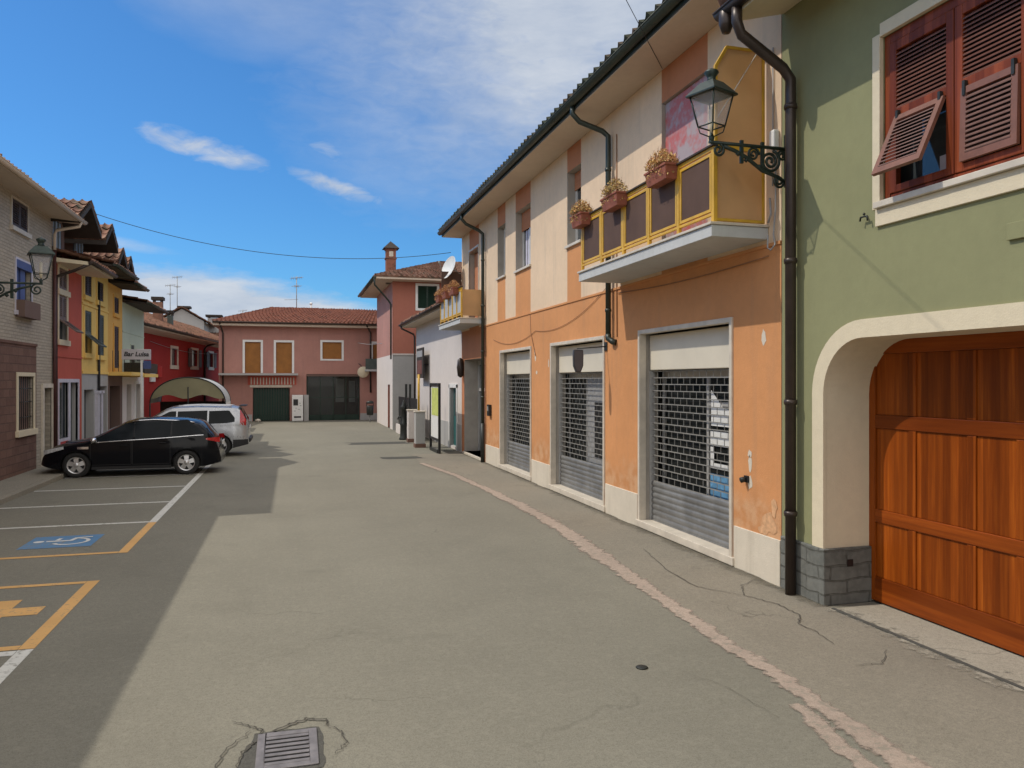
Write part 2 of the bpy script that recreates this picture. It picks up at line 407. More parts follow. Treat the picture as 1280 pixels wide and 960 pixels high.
# ------------------------------------------------------------------ ground
def asphalt(name, col, patch=.25, seedoff=0.):
    m, T, b = base(name, .92, 0, .25)
    v = coords(T)
    mp = T.new('ShaderNodeVectorMath', operation='ADD'); T.ln(v, mp.inputs[0]); mp.inputs[1].default_value = (seedoff, seedoff*2, 0)
    v = mp.outputs[0]
    n0 = noise_(T, v, .28, 5, .6); n1 = noise_(T, v, 1.6, 6, .65); n2 = noise_(T, v, 70, 4, .7); n3 = noise_(T, v, 210, 2, .5)
    vl = coords(T, (.9, .10, 1)); nl = noise_(T, vl, 1.3, 5, .6)
    c = mix(T, ramp(T, n0, .3, .7), mul(col, 1-patch*.7), mul(col, 1+patch*.6))
    c = mix(T, ramp(T, nl, .35, .7, 0, .35), c, mul(col, 1-patch))
    c = mix(T, ramp(T, n1, .4, .75, 0, .35), c, mul(col, 1.18))
    n4 = noise_(T, v, 28, 5, .75)
    c = mix(T, ramp(T, n4, .47, .62, 0, .55), c, mul(col, .66))
    c = mix(T, ramp(T, n2, .48, .66, 0, .60), c, mul(col, .52))
    n6 = noise_(T, v, 11, 6, .7)
    c = mix(T, ramp(T, n6, .50, .66, 0, .30), c, mul(col, 1.28))
    vs_ = T.new('ShaderNodeTexVoronoi'); vs_.inputs['Scale'].default_value = 5.5; T.ln(v, vs_.inputs['Vector'])
    c = mix(T, math_(T, 'MULTIPLY', ramp(T, vs_.outputs['Distance'], .03, .09, 1, 0), ramp(T, n1, .5, .6, 0, .6)), c, mul(col, .45))
    c = mix(T, ramp(T, n3, .55, .68, 0, .6), c, mul(col, 1.7))
    # old oil stains and tyre-polished lanes
    n5 = noise_(T, v, .75, 4, .5)
    c = mix(T, ramp(T, n5, .62, .72, 0, .28), c, mul(col, .6))
    # fine wandering cracks
    vo = T.new('ShaderNodeTexVoronoi', feature='DISTANCE_TO_EDGE'); vo.inputs['Scale'].default_value = .42
    wob = T.new('ShaderNodeVectorMath', operation='MULTIPLY_ADD'); nn = T.new('ShaderNodeTexNoise'); nn.inputs['Scale'].default_value = 1.8; nn.inputs['Detail'].default_value = 8
    T.ln(v, nn.inputs['Vector']); T.ln(nn.outputs['Color'], wob.inputs[0]); wob.inputs[1].default_value = (1.1,1.1,0); T.ln(v, wob.inputs[2])
    T.ln(wob.outputs[0], vo.inputs['Vector'])
    gate = ramp(T, noise_(T, v, .22, 3), .52, .62)
    ck = math_(T, 'MULTIPLY', ramp(T, vo.outputs['Distance'], .0015, .006, 1, 0), gate)
    c = mix(T, math_(T, 'MULTIPLY', ck, .55), c, mul(col, .4))
    T.ln(c, b.inputs['Base Color'])
    bump(T, math_(T, 'SUBTRACT', math_(T, 'ADD', n2, math_(T, 'MULTIPLY', n3, .5)), math_(T, 'MULTIPLY', ck, 1.)), b, .45, .006)
    return m
M['asphalt'] = asphalt('worn_asphalt', (.205,.193,.154))
M['sidewalk'] = asphalt('worn_concrete_pavement', (.27,.245,.195), .2, 13.)
M['strip'] = asphalt('pinkish_patch_mortar', (.37,.295,.24), .35, 5.)
def fleck(m):
    T = NT(m); b = T.n['Principled BSDF']; l = b.inputs['Base Color'].links[0].from_socket
    v = coords(T); n = noise_(T, v, 11, 7, .75)
    T.ln(mix(T, ramp(T, n, .52, .60, 0, .75), l, (.22,.20,.16)), b.inputs['Base Color'])
fleck(M['strip'])
M['palepatch'] = asphalt('pale_cement_apron', (.34,.31,.25), .25, 8.)
M['sidepatch'] = asphalt('side_strip_asphalt', (.24,.215,.17), .3, 21.)
M['darkpatch'] = asphalt('dark_asphalt_patch', (.085,.082,.072), .3, 31.)
M['crack'] = plain('crack_dirt', (.075,.068,.055), .95, 0, .3, 20)
def paint(name, col, wear=.5):
    m, T, b = base(name, .75, 0, .3)
    v = coords(T); n = noise_(T, v, 16, 6, .75); n1 = noise_(T, v, 1.2, 4)
    w = math_(T, 'ADD', n, math_(T, 'MULTIPLY', math_(T, 'SUBTRACT', n1, .5), .35))
    c = mix(T, ramp(T, n1, .3, .7), mul(col, .88), mul(col, 1.1))
    c = mix(T, ramp(T, w, .66-wear*.2, .74-wear*.14, 0, .75), c, (.205,.193,.154))
    T.ln(c, b.inputs['Base Color']); return m
M['whiteline'] = paint('worn_white_marking', (.60,.59,.54), .7)
M['yellowline'] = paint('worn_yellow_marking', (.62,.36,.13), .45)
M['blueline'] = paint('worn_blue_marking', (.10,.22,.38), .8)

mb = MB()
mb.face([(-400,-300,0),(400,-300,0),(400,600,0),(-400,600,0)])
mb.build('ground', M['asphalt'], kind='structure', recalc=False)
# pavement on the left with its kerb
mb = MB(); mb.box(XL-.05,-5.80,-6,41,-.1,.11)
o = mb.build('pavement', M['sidewalk'], kind='structure')
mb = MB()
y = -6.
while y < 41:
    mb.box(-5.795,-5.63,y+.004,y+.996,-.1,.115+RD.uniform(-.004,.004)); y += 1.
mb.build('kerb', M['sidewalk'], kind='structure', bevel=.012)

def ribbon(pts, z, jag=.03, step=.12, seed=1):
    """pts: (y, xl, xr) sorted; returns MB with ragged edges"""
    r = random.Random(seed); m = MB(); out = []
    for (y0,l0,r0),(y1,l1,r1) in zip(pts, pts[1:]):
        n = max(1, int(abs(y1-y0)/step))
        for k in range(n):
            t = k/n; yy = y0+(y1-y0)*t
            nl = noise.noise(Vector((yy*1.3, seed, 0)))*2.2+noise.noise(Vector((yy*6, seed, 3)))
            nr = noise.noise(Vector((yy*1.3, seed, 9)))*2.2+noise.noise(Vector((yy*6, seed, 5)))
            out.append((yy, l0+(l1-l0)*t+nl*jag, r0+(r1-r0)*t+nr*jag))
    out.append(pts[-1])
    for p, q in zip(out, out[1:]):
        m.face([(p[1],p[0],z),(p[2],p[0],z),(q[2],q[0],z),(q[1],q[0],z)])
    return m
def across(o):
    """UV running 0..1 across a ribbon, for crumbling edges"""
    uv = o.data.uv_layers.new(name='across')
    for p in o.data.polygons:
        for li, u in zip(p.loop_indices, (0,1,1,0)): uv.data[li].uv = (u, 0)
    return o
def crumble(m, lo=.25, hi=.45, amp=1.5, sc=7, one_side=False, opac=1.):
    """let the ground show through where the patch has crumbled away"""
    T = NT(m); b = T.n['Principled BSDF']
    uvn = T.new('ShaderNodeUVMap'); uvn.uv_map = 'across'; sp = T.new('ShaderNodeSeparateXYZ'); T.ln(uvn.outputs[0], sp.inputs[0])
    u = sp.outputs['X']
    e = math_(T, 'MULTIPLY', u, 1.) if one_side else math_(T, 'MULTIPLY', math_(T, 'MINIMUM', u, math_(T, 'SUBTRACT', 1., u)), 2.)
    v = coords(T); n = noise_(T, v, sc, 8, .7)
    f = math_(T, 'MULTIPLY', ramp(T, math_(T, 'ADD', e, math_(T, 'MULTIPLY', math_(T, 'SUBTRACT', n, .5), amp)), lo, hi), opac)
    tr = T.new('ShaderNodeBsdfTransparent'); ms = T.new('ShaderNodeMixShader')
    T.ln(f, ms.inputs[0]); T.ln(tr.outputs[0], ms.inputs[1]); T.ln(b.outputs[0], ms.inputs[2]); T.ln(ms.outputs[0], T.n['Material Output'].inputs['Surface'])
crumble(M['strip'], .30, .56, 1.6); crumble(M['palepatch'], .05, .25, 1.2, 5, True)
M['walldirt'] = plain('wall_foot_dirt', (.13,.115,.085), .95, 0, .25, 12); crumble(M['walldirt'], .45, 1.0, 1.3, 5, True, .7)
# side strip of slightly paler asphalt between repair strip and the right-hand walls
ribbon([(1.,3.85,5.70),(5.,3.9,5.70),(8.,4.1,5.70),(10.5,4.2,5.70),(14.2,4.4,5.70),(20,4.15,5.70),(23,3.75,5.70),(26,3.9,5.70)], .004, .02, .25, 4).build('side_pavement', M['sidepatch'], kind='structure', recalc=False)
_rb = ribbon([(2.5,3.57,3.93),(4.2,3.68,4.02),(5.1,3.77,4.07),(6.35,3.81,4.12),(8.35,3.92,4.28),(9.6,3.96,4.42),(10.6,3.98,4.50),(12.,4.12,4.62),(14.2,4.17,4.66),(17,4.12,4.50),(19.8,3.98,4.34),(21.6,3.78,4.12),(23.1,3.62,3.90)], .009, .03, .1, 2)
across(_rb.build('repair_strip', M['strip'], kind='structure', recalc=False))
across(ribbon([(7.2,5.35,5.705),(12,5.3,5.705),(18,5.35,5.705),(26,5.4,5.705)], .0135, .05, .2, 31).build('wall_foot_dirt', M['walldirt'], kind='structure', recalc=False))
across(ribbon([(3.7,3.40,3.66),(4.5,3.48,3.76),(5.1,3.60,3.80)], .008, .04, .1, 12).build('repair_patch', M['strip'], kind='structure', recalc=False))
across(ribbon([(3.,5.44,6.5),(4.8,5.46,6.5),(6.,5.50,6.5),(7.1,5.56,6.5)], .012, .03, .15, 7).build('garage_apron', M['palepatch'], kind='structure', recalc=False))
mb = MB(); mb.box(5.66,5.70,2.5,7.1,.0,.02)
mb.build('drip_joint', M['darkpatch'], kind='structure')
# darker asphalt patches far down the street
ribbon([(30.5,2.2,4.6),(31.6,2.0,4.5)], .004, .15, .15, 21).build('asphalt_patch', M['darkpatch'], kind='structure', recalc=False)
ribbon([(24.6,2.9,4.2),(25.3,2.8,4.0)], .0045, .12, .15, 22).build('asphalt_patch', M['darkpatch'], kind='structure', recalc=False)
# cracks near the corner of the orange house
def crack(pts, w, seed, z=.014):
    r = random.Random(seed); m = MB(); P = []
    for (x0,y0),(x1,y1) in zip(pts, pts[1:]):
        for k in range(8):
            t = k/8; P.append((x0+(x1-x0)*t+r.uniform(-.015,.015), y0+(y1-y0)*t+r.uniform(-.015,.015)))
    P.append(pts[-1])
    for k in range(len(P)-1):
        (x0,y0),(x1,y1) = P[k], P[k+1]
        d = Vector((x1-x0,y1-y0)); 
        if d.length < 1e-5: continue
        n_ = Vector((-d.y,d.x)).normalized()
        w0 = .62*w*(.35+.65*math.sin(PI*k/len(P)))*r.uniform(.5,1.2)
        w1 = .62*w*(.35+.65*math.sin(PI*(k+1)/len(P)))
        m.face([(x0-n_.x*w0,y0-n_.y*w0,z),(x0+n_.x*w0,y0+n_.y*w0,z),(x1+n_.x*w1,y1+n_.y*w1,z),(x1-n_.x*w1,y1-n_.y*w1,z)])
    return m.build('pavement_crack', M['crack'], kind='structure', recalc=False)
crack([(5.68,8.5),(5.25,8.2),(5.05,7.83),(5.2,7.4),(5.19,7.0),(4.98,6.75),(5.0,6.5),(4.93,6.15)], .011, 1)
crack([(5.05,7.83),(4.7,8.3),(4.75,9.2),(5.0,10.4)], .010, 2)
crack([(3.2,6.0),(3.4,5.5),(3.45,4.9)], .003, 3)
crack([(5.3,5.9),(5.0,5.6),(4.75,5.65)], .007, 4)
# cracks round the drain
crack([(-.34,5.2),(-.32,5.45),(-.22,5.62),(-.05,5.78),(.1,5.86),(.24,5.80),(.25,5.72)], .016, 6)
crack([(-.22,5.62),(-.2,5.75),(-.27,5.84),(-.42,5.95)], .010, 7)
crack([(.24,5.72),(.34,5.6),(.36,5.4),(.28,5.25)], .008, 8)
crack([(-.26,5.78),(-.42,5.55),(-.47,5.3),(-.44,5.05)], .010, 9)

# road markings
def rect(x0,x1,y0,y1,mat,z,name='road_marking'):
    m = MB(); n = max(1, int(max(x1-x0,y1-y0)/.5))
    m.face([(x0,y0,z),(x1,y0,z),(x1,y1,z),(x0,y1,z)])
    return m.build(name, M[mat], kind='structure', recalc=False)
Z1 = .004
rect(-2.44,-2.31,-4,8.10,'whiteline',Z1); rect(-5.6,-2.445,7.96,8.09,'whiteline',Z1)
rect(-2.45,-2.31,8.115,10.66,'yellowline',Z1); rect(-5.6,-2.455,8.12,8.24,'yellowline',Z1); rect(-5.6,-2.455,10.55,10.66,'yellowline',Z1)
rect(-2.43,-2.30,12.28,14.78,'yellowline',Z1); rect(-5.6,-2.435,12.28,12.39,'yellowline',Z1)
rect(-2.43,-2.30,14.79,31.6,'whiteline',Z1)
for yy in (14.79,17.15,19.6,22.05,24.5,26.95,29.4,31.5):
    rect(-5.6,-2.435,yy,yy+.11,'whiteline',Z1)
# loading-bay symbol: fat yellow cross
mb = MB()
mb.face([(-3.70,9.29,Z1),(-2.62,9.29,Z1),(-2.62,9.60,Z1),(-3.70,9.60,Z1)])
mb.face([(-3.36,9.60,Z1),(-2.95,9.60,Z1),(-2.95,9.95,Z1),(-3.36,9.95,Z1)])
mb.face([(-3.36,8.94,Z1),(-2.95,8.94,Z1),(-2.95,9.29,Z1),(-3.36,9.29,Z1)])
mb.build('bay_cross_marking', M['yellowline'], kind='structure', recalc=False)
# disabled-bay panel with the white wheelchair sign (its head points to the kerb)
mb = MB(); mb.face([(-3.92,12.92,Z1),(-2.93,12.92,Z1),(-2.93,13.86,Z1),(-3.92,13.86,Z1)])
mb.build('disabled_bay_marking', M['blueline'], kind='structure', recalc=False)
mb = MB(); Z2 = .008
def flat(pts, w):
    for p, q in zip(pts, pts[1:]):
        d = Vector((q[0]-p[0], q[1]-p[1])).normalized()*w*.5; n_ = Vector((-d.y, d.x))
        mb.face([(p[0]-d.x+n_.x,p[1]-d.y+n_.y,Z2),(p[0]-d.x-n_.x,p[1]-d.y-n_.y,Z2),(q[0]+d.x-n_.x,q[1]+d.y-n_.y,Z2),(q[0]+d.x+n_.x,q[1]+d.y+n_.y,Z2)])
cx_, cy_ = -3.30, 13.36
arc = [(cx_+.24*math.cos(a), cy_+.24*math.sin(a)) for a in [rad(x) for x in range(-150, 100, 20)]]
for p_, q_ in zip(arc, arc[1:]):
    k0, k1 = .88, 1.12
    R_ = lambda p, k: (cx_+(p[0]-cx_)*k, cy_+(p[1]-cy_)*k, Z2)
    mb.face([R_(p_,k0),R_(p_,k1),R_(q_,k1),R_(q_,k0)])
def bar(p, q, w, z):
    d = Vector((q[0]-p[0], q[1]-p[1])).normalized()*w*.5; n_ = Vector((-d.y, d.x))
    mb.face([(p[0]+n_.x,p[1]+n_.y,z),(p[0]-n_.x,p[1]-n_.y,z),(q[0]-n_.x,q[1]-n_.y,z),(q[0]+n_.x,q[1]+n_.y,z)])
bar((-3.66,13.42),(-3.30,13.42),.075,Z2+.001); bar((-3.32,13.40),(-3.27,13.64),.07,Z2+.002); bar((-3.28,13.62),(-3.06,13.66),.065,Z2+.003); bar((-3.52,13.46),(-3.50,13.62),.06,Z2+.004)
mb.face([(-3.76+.075*math.cos(a),13.42+.075*math.sin(a),Z2) for a in [2*PI*k/12 for k in range(12)]])
mb.build('wheelchair_marking', paint('white_symbol', (.62,.62,.60), .1), kind='structure', recalc=False)

# ------------------------------------------------------------------ sun, sky, camera
SUN = Vector((-.57,.18,.75)).normalized()
sl = bpy.data.lights.new('sun', 'SUN'); sl.energy = 2.6; sl.angle = rad(.5); sl.color = (1.,.93,.82)
so = bpy.data.objects.new('sun', sl); COL.objects.link(so)
so.rotation_euler = SUN.to_track_quat('Z','Y').to_euler(); so.location = (-20,10,40)
elev = math.asin(SUN.z)
w = bpy.data.worlds.new('World'); scene.world = w; w.use_nodes = True
nt = w.node_tree; N = nt.nodes; L = nt.links
class WT: pass
T = NT.__new__(NT); T.t = nt; T.n = N; T.l = L
bg = N['Background']
sky = N.new('ShaderNodeTexSky'); sky.sky_type = 'NISHITA'; sky.sun_disc = False
sky.sun_elevation = elev
sky.sun_rotation = math.atan2(SUN.x, SUN.y)
sky.air_density = 1.0; sky.dust_density = .5; sky.ozone_density = 3.0
tc = N.new('ShaderNodeTexCoord'); sep = N.new('ShaderNodeSeparateXYZ'); L.new(tc.outputs['Generated'], sep.inputs[0])
el = math_(T, 'ARCSINE', sep.outputs['Z'])
az = math_(T, 'ARCTAN2', sep.outputs['X'], sep.outputs['Y'])
vm = T.new('ShaderNodeVectorMath', operation='NORMALIZE'); T.ln(tc.outputs['Generated'], vm.inputs[0])
mpw = T.new('ShaderNodeMapping'); mpw.inputs['Scale'].default_value = (1,1,2.2); T.ln(vm.outputs[0], mpw.inputs['Vector'])
nzA = T.new('ShaderNodeTexNoise'); nzA.inputs['Scale'].default_value = 3.1; nzA.inputs['Detail'].default_value = 9; nzA.inputs['Roughness'].default_value = .58; nzA.inputs['Distortion'].default_value = .35
T.ln(mpw.outputs['Vector'], nzA.inputs['Vector'])
nzC = T.new('ShaderNodeTexNoise'); nzC.inputs['Scale'].default_value = 26; nzC.inputs['Detail'].default_value = 8; nzC.inputs['Roughness'].default_value = .6; nzC.inputs['Distortion'].default_value = .6
mpw3 = T.new('ShaderNodeMapping'); mpw3.inputs['Scale'].default_value = (1,1,2.6); T.ln(vm.outputs[0], mpw3.inputs['Vector']); T.ln(mpw3.outputs['Vector'], nzC.inputs['Vector'])
WISP = math_(T, 'MULTIPLY', nzB.outputs['Fac'] if False else nzC.outputs['Fac'], 1.)
mpw2 = T.new('ShaderNodeMapping'); mpw2.inputs['Scale'].default_value = (1,1,3.4); mpw2.inputs['Location'].default_value = (3,1,2); T.ln(vm.outputs[0], mpw2.inputs['Vector'])
nzB = T.new('ShaderNodeTexNoise'); nzB.inputs['Scale'].default_value = 9; nzB.inputs['Detail'].default_value = 9; nzB.inputs['Roughness'].default_value = .62
T.ln(mpw2.outputs['Vector'], nzB.inputs['Vector'])
def blob(a0, e0, sa, se, tilt=0.):
    """soft elliptical mask in azimuth / elevation (radians)"""
    da = math_(T, 'SUBTRACT', az, a0); de = math_(T, 'SUBTRACT', el, e0)
    ct, st = math.cos(tilt), math.sin(tilt)
    u = math_(T, 'ADD', math_(T, 'MULTIPLY', da, ct/sa), math_(T, 'MULTIPLY', de, st/sa))
    v = math_(T, 'ADD', math_(T, 'MULTIPLY', da, -st/se), math_(T, 'MULTIPLY', de, ct/se))
    r2 = math_(T, 'ADD', math_(T, 'MULTIPLY', u, u), math_(T, 'MULTIPLY', v, v))
    return math_(T, 'EXPONENT', math_(T, 'MULTIPLY', r2, -1.))
def cl(b, n, lo, hi, gain): 
    return math_(T, 'MINIMUM', math_(T, 'MULTIPLY', ramp(T, math_(T, 'MULTIPLY', b, n), lo, hi), gain), gain)
masks = []
A = rad
big = blob(A(20), A(26), A(20), A(13), A(8))
TOPN = math_(T, 'ADD', math_(T, 'MULTIPLY', nzA.outputs['Fac'], .72), math_(T, 'MULTIPLY', nzC.outputs['Fac'], .30))
masks.append(cl(big, TOPN, .12, .50, .9))
masks.append(cl(blob(A(34), A(17), A(9), A(5)), nzA.outputs['Fac'], .15, .6, .55))
masks.append(cl(blob(A(-1), A(27), A(15), A(6.5), A(-12)), nzA.outputs['Fac'], .18, .62, .6))
masks.append(cl(blob(A(-6.0), A(15.7), A(5.4), A(1.0), A(-11)), WISP, .22, .56, .8))
masks.append(cl(blob(A(3.3), A(13.8), A(4.4), A(.75), A(-15)), WISP, .22, .56, .8))
masks.append(cl(blob(A(2.4), A(16.3), A(2.3), A(.9), A(-25)), WISP, .26, .65, .55))
masks.append(cl(blob(A(-5), A(1.8), A(20), A(6.6), A(-7)), math_(T, 'ADD', math_(T,'MULTIPLY', nzB.outputs['Fac'], .7), .42), .33, .47, .95))
masks.append(cl(blob(A(-11), A(9.0), A(5), A(.6), A(-6)), nzB.outputs['Fac'], .28, .7, .45))
masks.append(math_(T, 'MULTIPLY', ramp(T, el, .06, .0), .8))
# beyond these masks, cloud is only the unseen fill added below
cm = masks[0]
for k in masks[1:]: cm = math_(T, 'MAXIMUM', cm, k)
shade = ramp(T, nzB.outputs['Fac'], .3, .75)
CLOUD = mix(T, shade, (3.1,3.55,4.3), (4.6,4.85,5.2))
BLUE = mix(T, 1., sky.outputs[0], (.31,.65,.93), 'MULTIPLY')
BLUE_ = BLUE
out = mix(T, cm, BLUE_, CLOUD)
# unseen over-bright cloud added overhead and behind the viewer to lift the shadows
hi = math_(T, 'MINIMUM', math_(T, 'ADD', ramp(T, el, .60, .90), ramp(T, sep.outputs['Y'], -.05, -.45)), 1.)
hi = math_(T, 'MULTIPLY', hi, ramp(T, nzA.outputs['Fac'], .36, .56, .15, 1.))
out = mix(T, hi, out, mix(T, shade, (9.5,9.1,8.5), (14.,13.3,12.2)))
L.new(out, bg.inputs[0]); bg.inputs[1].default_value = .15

cam = bpy.data.cameras.new('camera'); co = bpy.data.objects.new('camera', cam); COL.objects.link(co)
cam.sensor_width = 36; cam.lens = 27; cam.clip_end = 2000; cam.clip_start = .05
co.location = (0,0,2.5)
co.rotation_euler = (rad(90), 0, -math.atan(275/960))
cam.shift_y = -4/1280
scene.camera = co
vs = scene.view_settings
vs.view_transform = 'Standard'; vs.look = 'None'; vs.exposure = .0; vs.gamma = 1
vs.use_curve_mapping = False
scene.render.engine = 'CYCLES'
scene.cycles.max_bounces = 8; scene.cycles.diffuse_bounces = 4; scene.cycles.transparent_max_bounces = 10
scene.cycles.use_denoising = True
# ================================================================== right side: the orange house
OH = thing('orange_house', 'long orange and cream two-storey house with three grilled shop fronts and ochre balconies', 'house', (XR, 8.05, 0))
O0, O1, SOFZ = 8.06, 26.3, 7.48
SH = [(18.2,21.1),(13.55,16.65),(9.15,12.0)]
WN = [(20.6,21.44,5.45,6.9),(18.25,19.58,5.40,6.95),(14.78,15.6,5.40,6.98)]
DOORH = (22.98,25.9,.08,3.22,.55)
holes = [(a,b,.12,3.32,.34) for a,b in SH]+[(a,b,c,d,.26) for a,b,c,d in WN]
holes += [(9.78,11.2,4.44,6.95,.22), (23.75,25.1,4.44,6.75,.22), DOORH]
stripes = [(20.6,21.44),(18.25,19.58),(14.78,15.6),(9.78,11.2),(23.75,25.1)]
def zone(a, b):
    if a > 22.86: return 3 if b < 4.2 else (1 if not (23.75 < a < 25.1) else 2)  # darker terracotta under the far balcony stands in for its shade
    if b < 4.2: return 0
    for s0,s1 in stripes:
        if s0 < a < s1: return 2 if b > 6.5 else 0
    return 1
mb = MB()
wall_grid(mb, FR, O0,O1,0,SOFZ, holes, zone, [x for s_ in stripes for x in s_]+[22.86], [4.2,6.5], rev=4)
shell(mb, FR, O0,O1,SOFZ,9., 1)
mb.build('wall', [M['orange'],M['cream'],M['terracotta'],M['brownish'] if 'brownish' in M else M['terracotta'],M['revealgrey']], OH, recalc=False)
mb = MB()
mb.fbox(FR, O0+.003,22.84,4.165,4.205,-.02,.018)
mb.build('string_course', M['orange'], OH)
for a0,a1 in ((O0+.003,9.08),(12.07,13.48),(16.72,18.13),(21.17,22.80)):
    mb = MB(); mb.fbox(FR, a0,a1,-.02,.56,-.02,.022)
    mb.build('plinth', M['plinth'], OH, bevel=.006)
# flaked paint
mb = MB()
def flake(F, a, b, ra, rb, c=.003, seed=0, mi=0):
    r = random.Random(seed); n = 14
    mb.face([F(a+ra*math.cos(2*PI*k/n)*r.uniform(.6,1.1), b+rb*math.sin(2*PI*k/n)*r.uniform(.6,1.1), c) for k in range(n)], mi)
for (a,b,ra,rb,s_) in ((8.72,1.42,.05,.13,1),(8.72,1.18,.055,.11,2),(8.73,1.55,.05,.06,3),(8.42,3.05,.06,.11,4),(17.85,3.05,.06,.10,5),(17.75,2.7,.07,.05,6),(16.85,2.9,.04,.13,7),(17.9,3.2,.05,.06,8)):
    flake(FR, a, b, ra, rb, .003, s_)
mb.build('bare_plaster_patch', M['plinth'], OH, recalc=False)
mb = MB()
for (a,b,ra,rb,s_) in ((8.3,.72,.16,.16,11),(8.42,.62,.14,.07,12),(8.2,.95,.07,.14,13)):
    flake(FR, a, b, ra, rb, .003+s_*.0002, s_)
M['faded'] = plain('faded_orange_plaster', (.63,.36,.19), .9, 0, .2, 14)
mb.build('worn_plaster_patch', M['faded'], OH, recalc=False)
# roof: slope rises to the right (+x)
EX = 5.0
mb = MB(); tiles(mb, (EX-.07,O0-.55,7.66),(EX-.07,O1+.05,7.66),(XR+4.6,O1+.05,9.5),(XR+4.6,O0-.55,9.5), .25, .38, .045)
tiles(mb, (XR+9.3,O0-.55,7.66),(XR+9.3,O1+.05,7.66),(XR+4.6,O1+.05,9.5),(XR+4.6,O0-.55,9.5), .25, .38, .045)
roof = mb.build('roof', M['tile_green'], OH, recalc=False)
mb = MB(); mb.box(EX+.02,XR+.05,O0-.5,O1+.03,SOFZ+.004,SOFZ+.10); mb.build('soffit', M['soffit'], OH)
mb = MB()
for yy in (O0-.02, O1-.02):
    mb.face([(XR,yy,SOFZ),(XR+9,yy,SOFZ),(XR+4.6,yy,9.4)])
mb.build('gable_wall', M['cream'], OH, recalc=False)
def gutter(mb, p0, p1, r=.085, n=9):
    p0, p1 = Vector(p0), Vector(p1); d = (p1-p0).normalized(); side = d.cross(Vector((0,0,1)))
    for k in range(n-1):
        a0, a1 = PI+PI*k/(n-1), PI+PI*(k+1)/(n-1)
        q = [side*math.cos(a)*r+Vector((0,0,1))*math.sin(a)*r for a in (a0,a1)]
        q2 = [x*.86 for x in q]
        mb.face([p0+q[0],p1+q[0],p1+q[1],p0+q[1]], 0, True)
        mb.face([p0+q2[0],p1+q2[0],p1+q2[1],p0+q2[1]], 0, True)
    for p in (p0,p1):
        mb.face([p+side*math.cos(PI+PI*k/(n-1))*r+Vector((0,0,1))*math.sin(PI+PI*k/(n-1))*r for k in range(n)])
    for s_ in (-1,1):
        mb.tube([p0+side*r*s_, p1+side*r*s_], .012, 6)
mb = MB(); gutter(mb, (EX-.06,O0-.5,7.63),(EX-.06,O1+.06,7.63), .085)
mb.box(EX-.0,EX+.02,O0-.5,O1+.05,7.50,7.66)
mb.build('gutter', M['gutter'], OH)
def pipe(mb, pts, r, n=10, collars=()):
    mb.tube(pts, r, n)
    for z in collars:
        x,y = pts[-1][0], pts[-1][1]
        mb.lathe([(r*1.18,z-.03),(r*1.25,z),(r*1.18,z+.03)], (x,y,0), 'z', n)
mb = MB(); pipe(mb, [(EX-.03,13.3,7.56),(EX-.03,13.3,7.42),(5.10,13.28,7.28),(5.52,13.2,7.12),(5.62,13.16,7.02),(5.62,13.16,6.8),(5.62,13.16,3.34)], .05, 10, (6.4,5.0,3.8))
mb.tube([(5.62,13.16,3.36),(5.62,13.15,3.28),(5.655,13.05,3.22),(5.70,12.98,3.20)], .056, 10)
mb.build('downpipe', M['gutter'], OH)
mb = MB(); pipe(mb, [(EX-.03,22.9,7.56),(EX-.03,22.9,7.42),(5.10,22.9,7.28),(5.5,22.88,7.1),(5.62,22.87,7.0),(5.62,22.87,6.8),(5.62,22.87,1.15)], .05, 10, (6.2,4.8,3.4,2.0))
mb.build('downpipe', M['gutter'], OH)
mb = MB(); mb.tube([(5.62,22.87,1.2),(5.62,22.87,0)], .065, 10); mb.build('downpipe_shoe', M['castiron'], OH)
# thin cables along the facade
def sag(p, q, s_, n=14):
    p, q = Vector(p), Vector(q)
    return [p.lerp(q,k/n)-Vector((0,0,s_*4*(k/n)*(1-k/n))) for k in range(n+1)]
mb = MB()
mb.tube(sag((5.695,21.9,3.72),(5.695,17.8,3.72),.22), .0055, 5)
mb.tube(sag((5.695,17.8,3.72),(5.695,13.25,4.32),.28), .0055, 5)
mb.tube([(5.697,18.25,4.18),(5.697,18.2,3.7),(5.697,17.8,3.1)], .007, 5)
mb.tube([(5.695,12.95,7.0),(5.695,12.95,4.3),(5.695,12.93,3.3)], .010, 5)
mb.tube(sag((5.69,12.9,4.1),(5.69,8.3,4.05),.06), .008, 5)
M['cablepaint'] = plain('painted_cable', (.30,.15,.075), .8, 0, .2, 6)
mb.build('facade_cable', M['cablepaint'], OH)

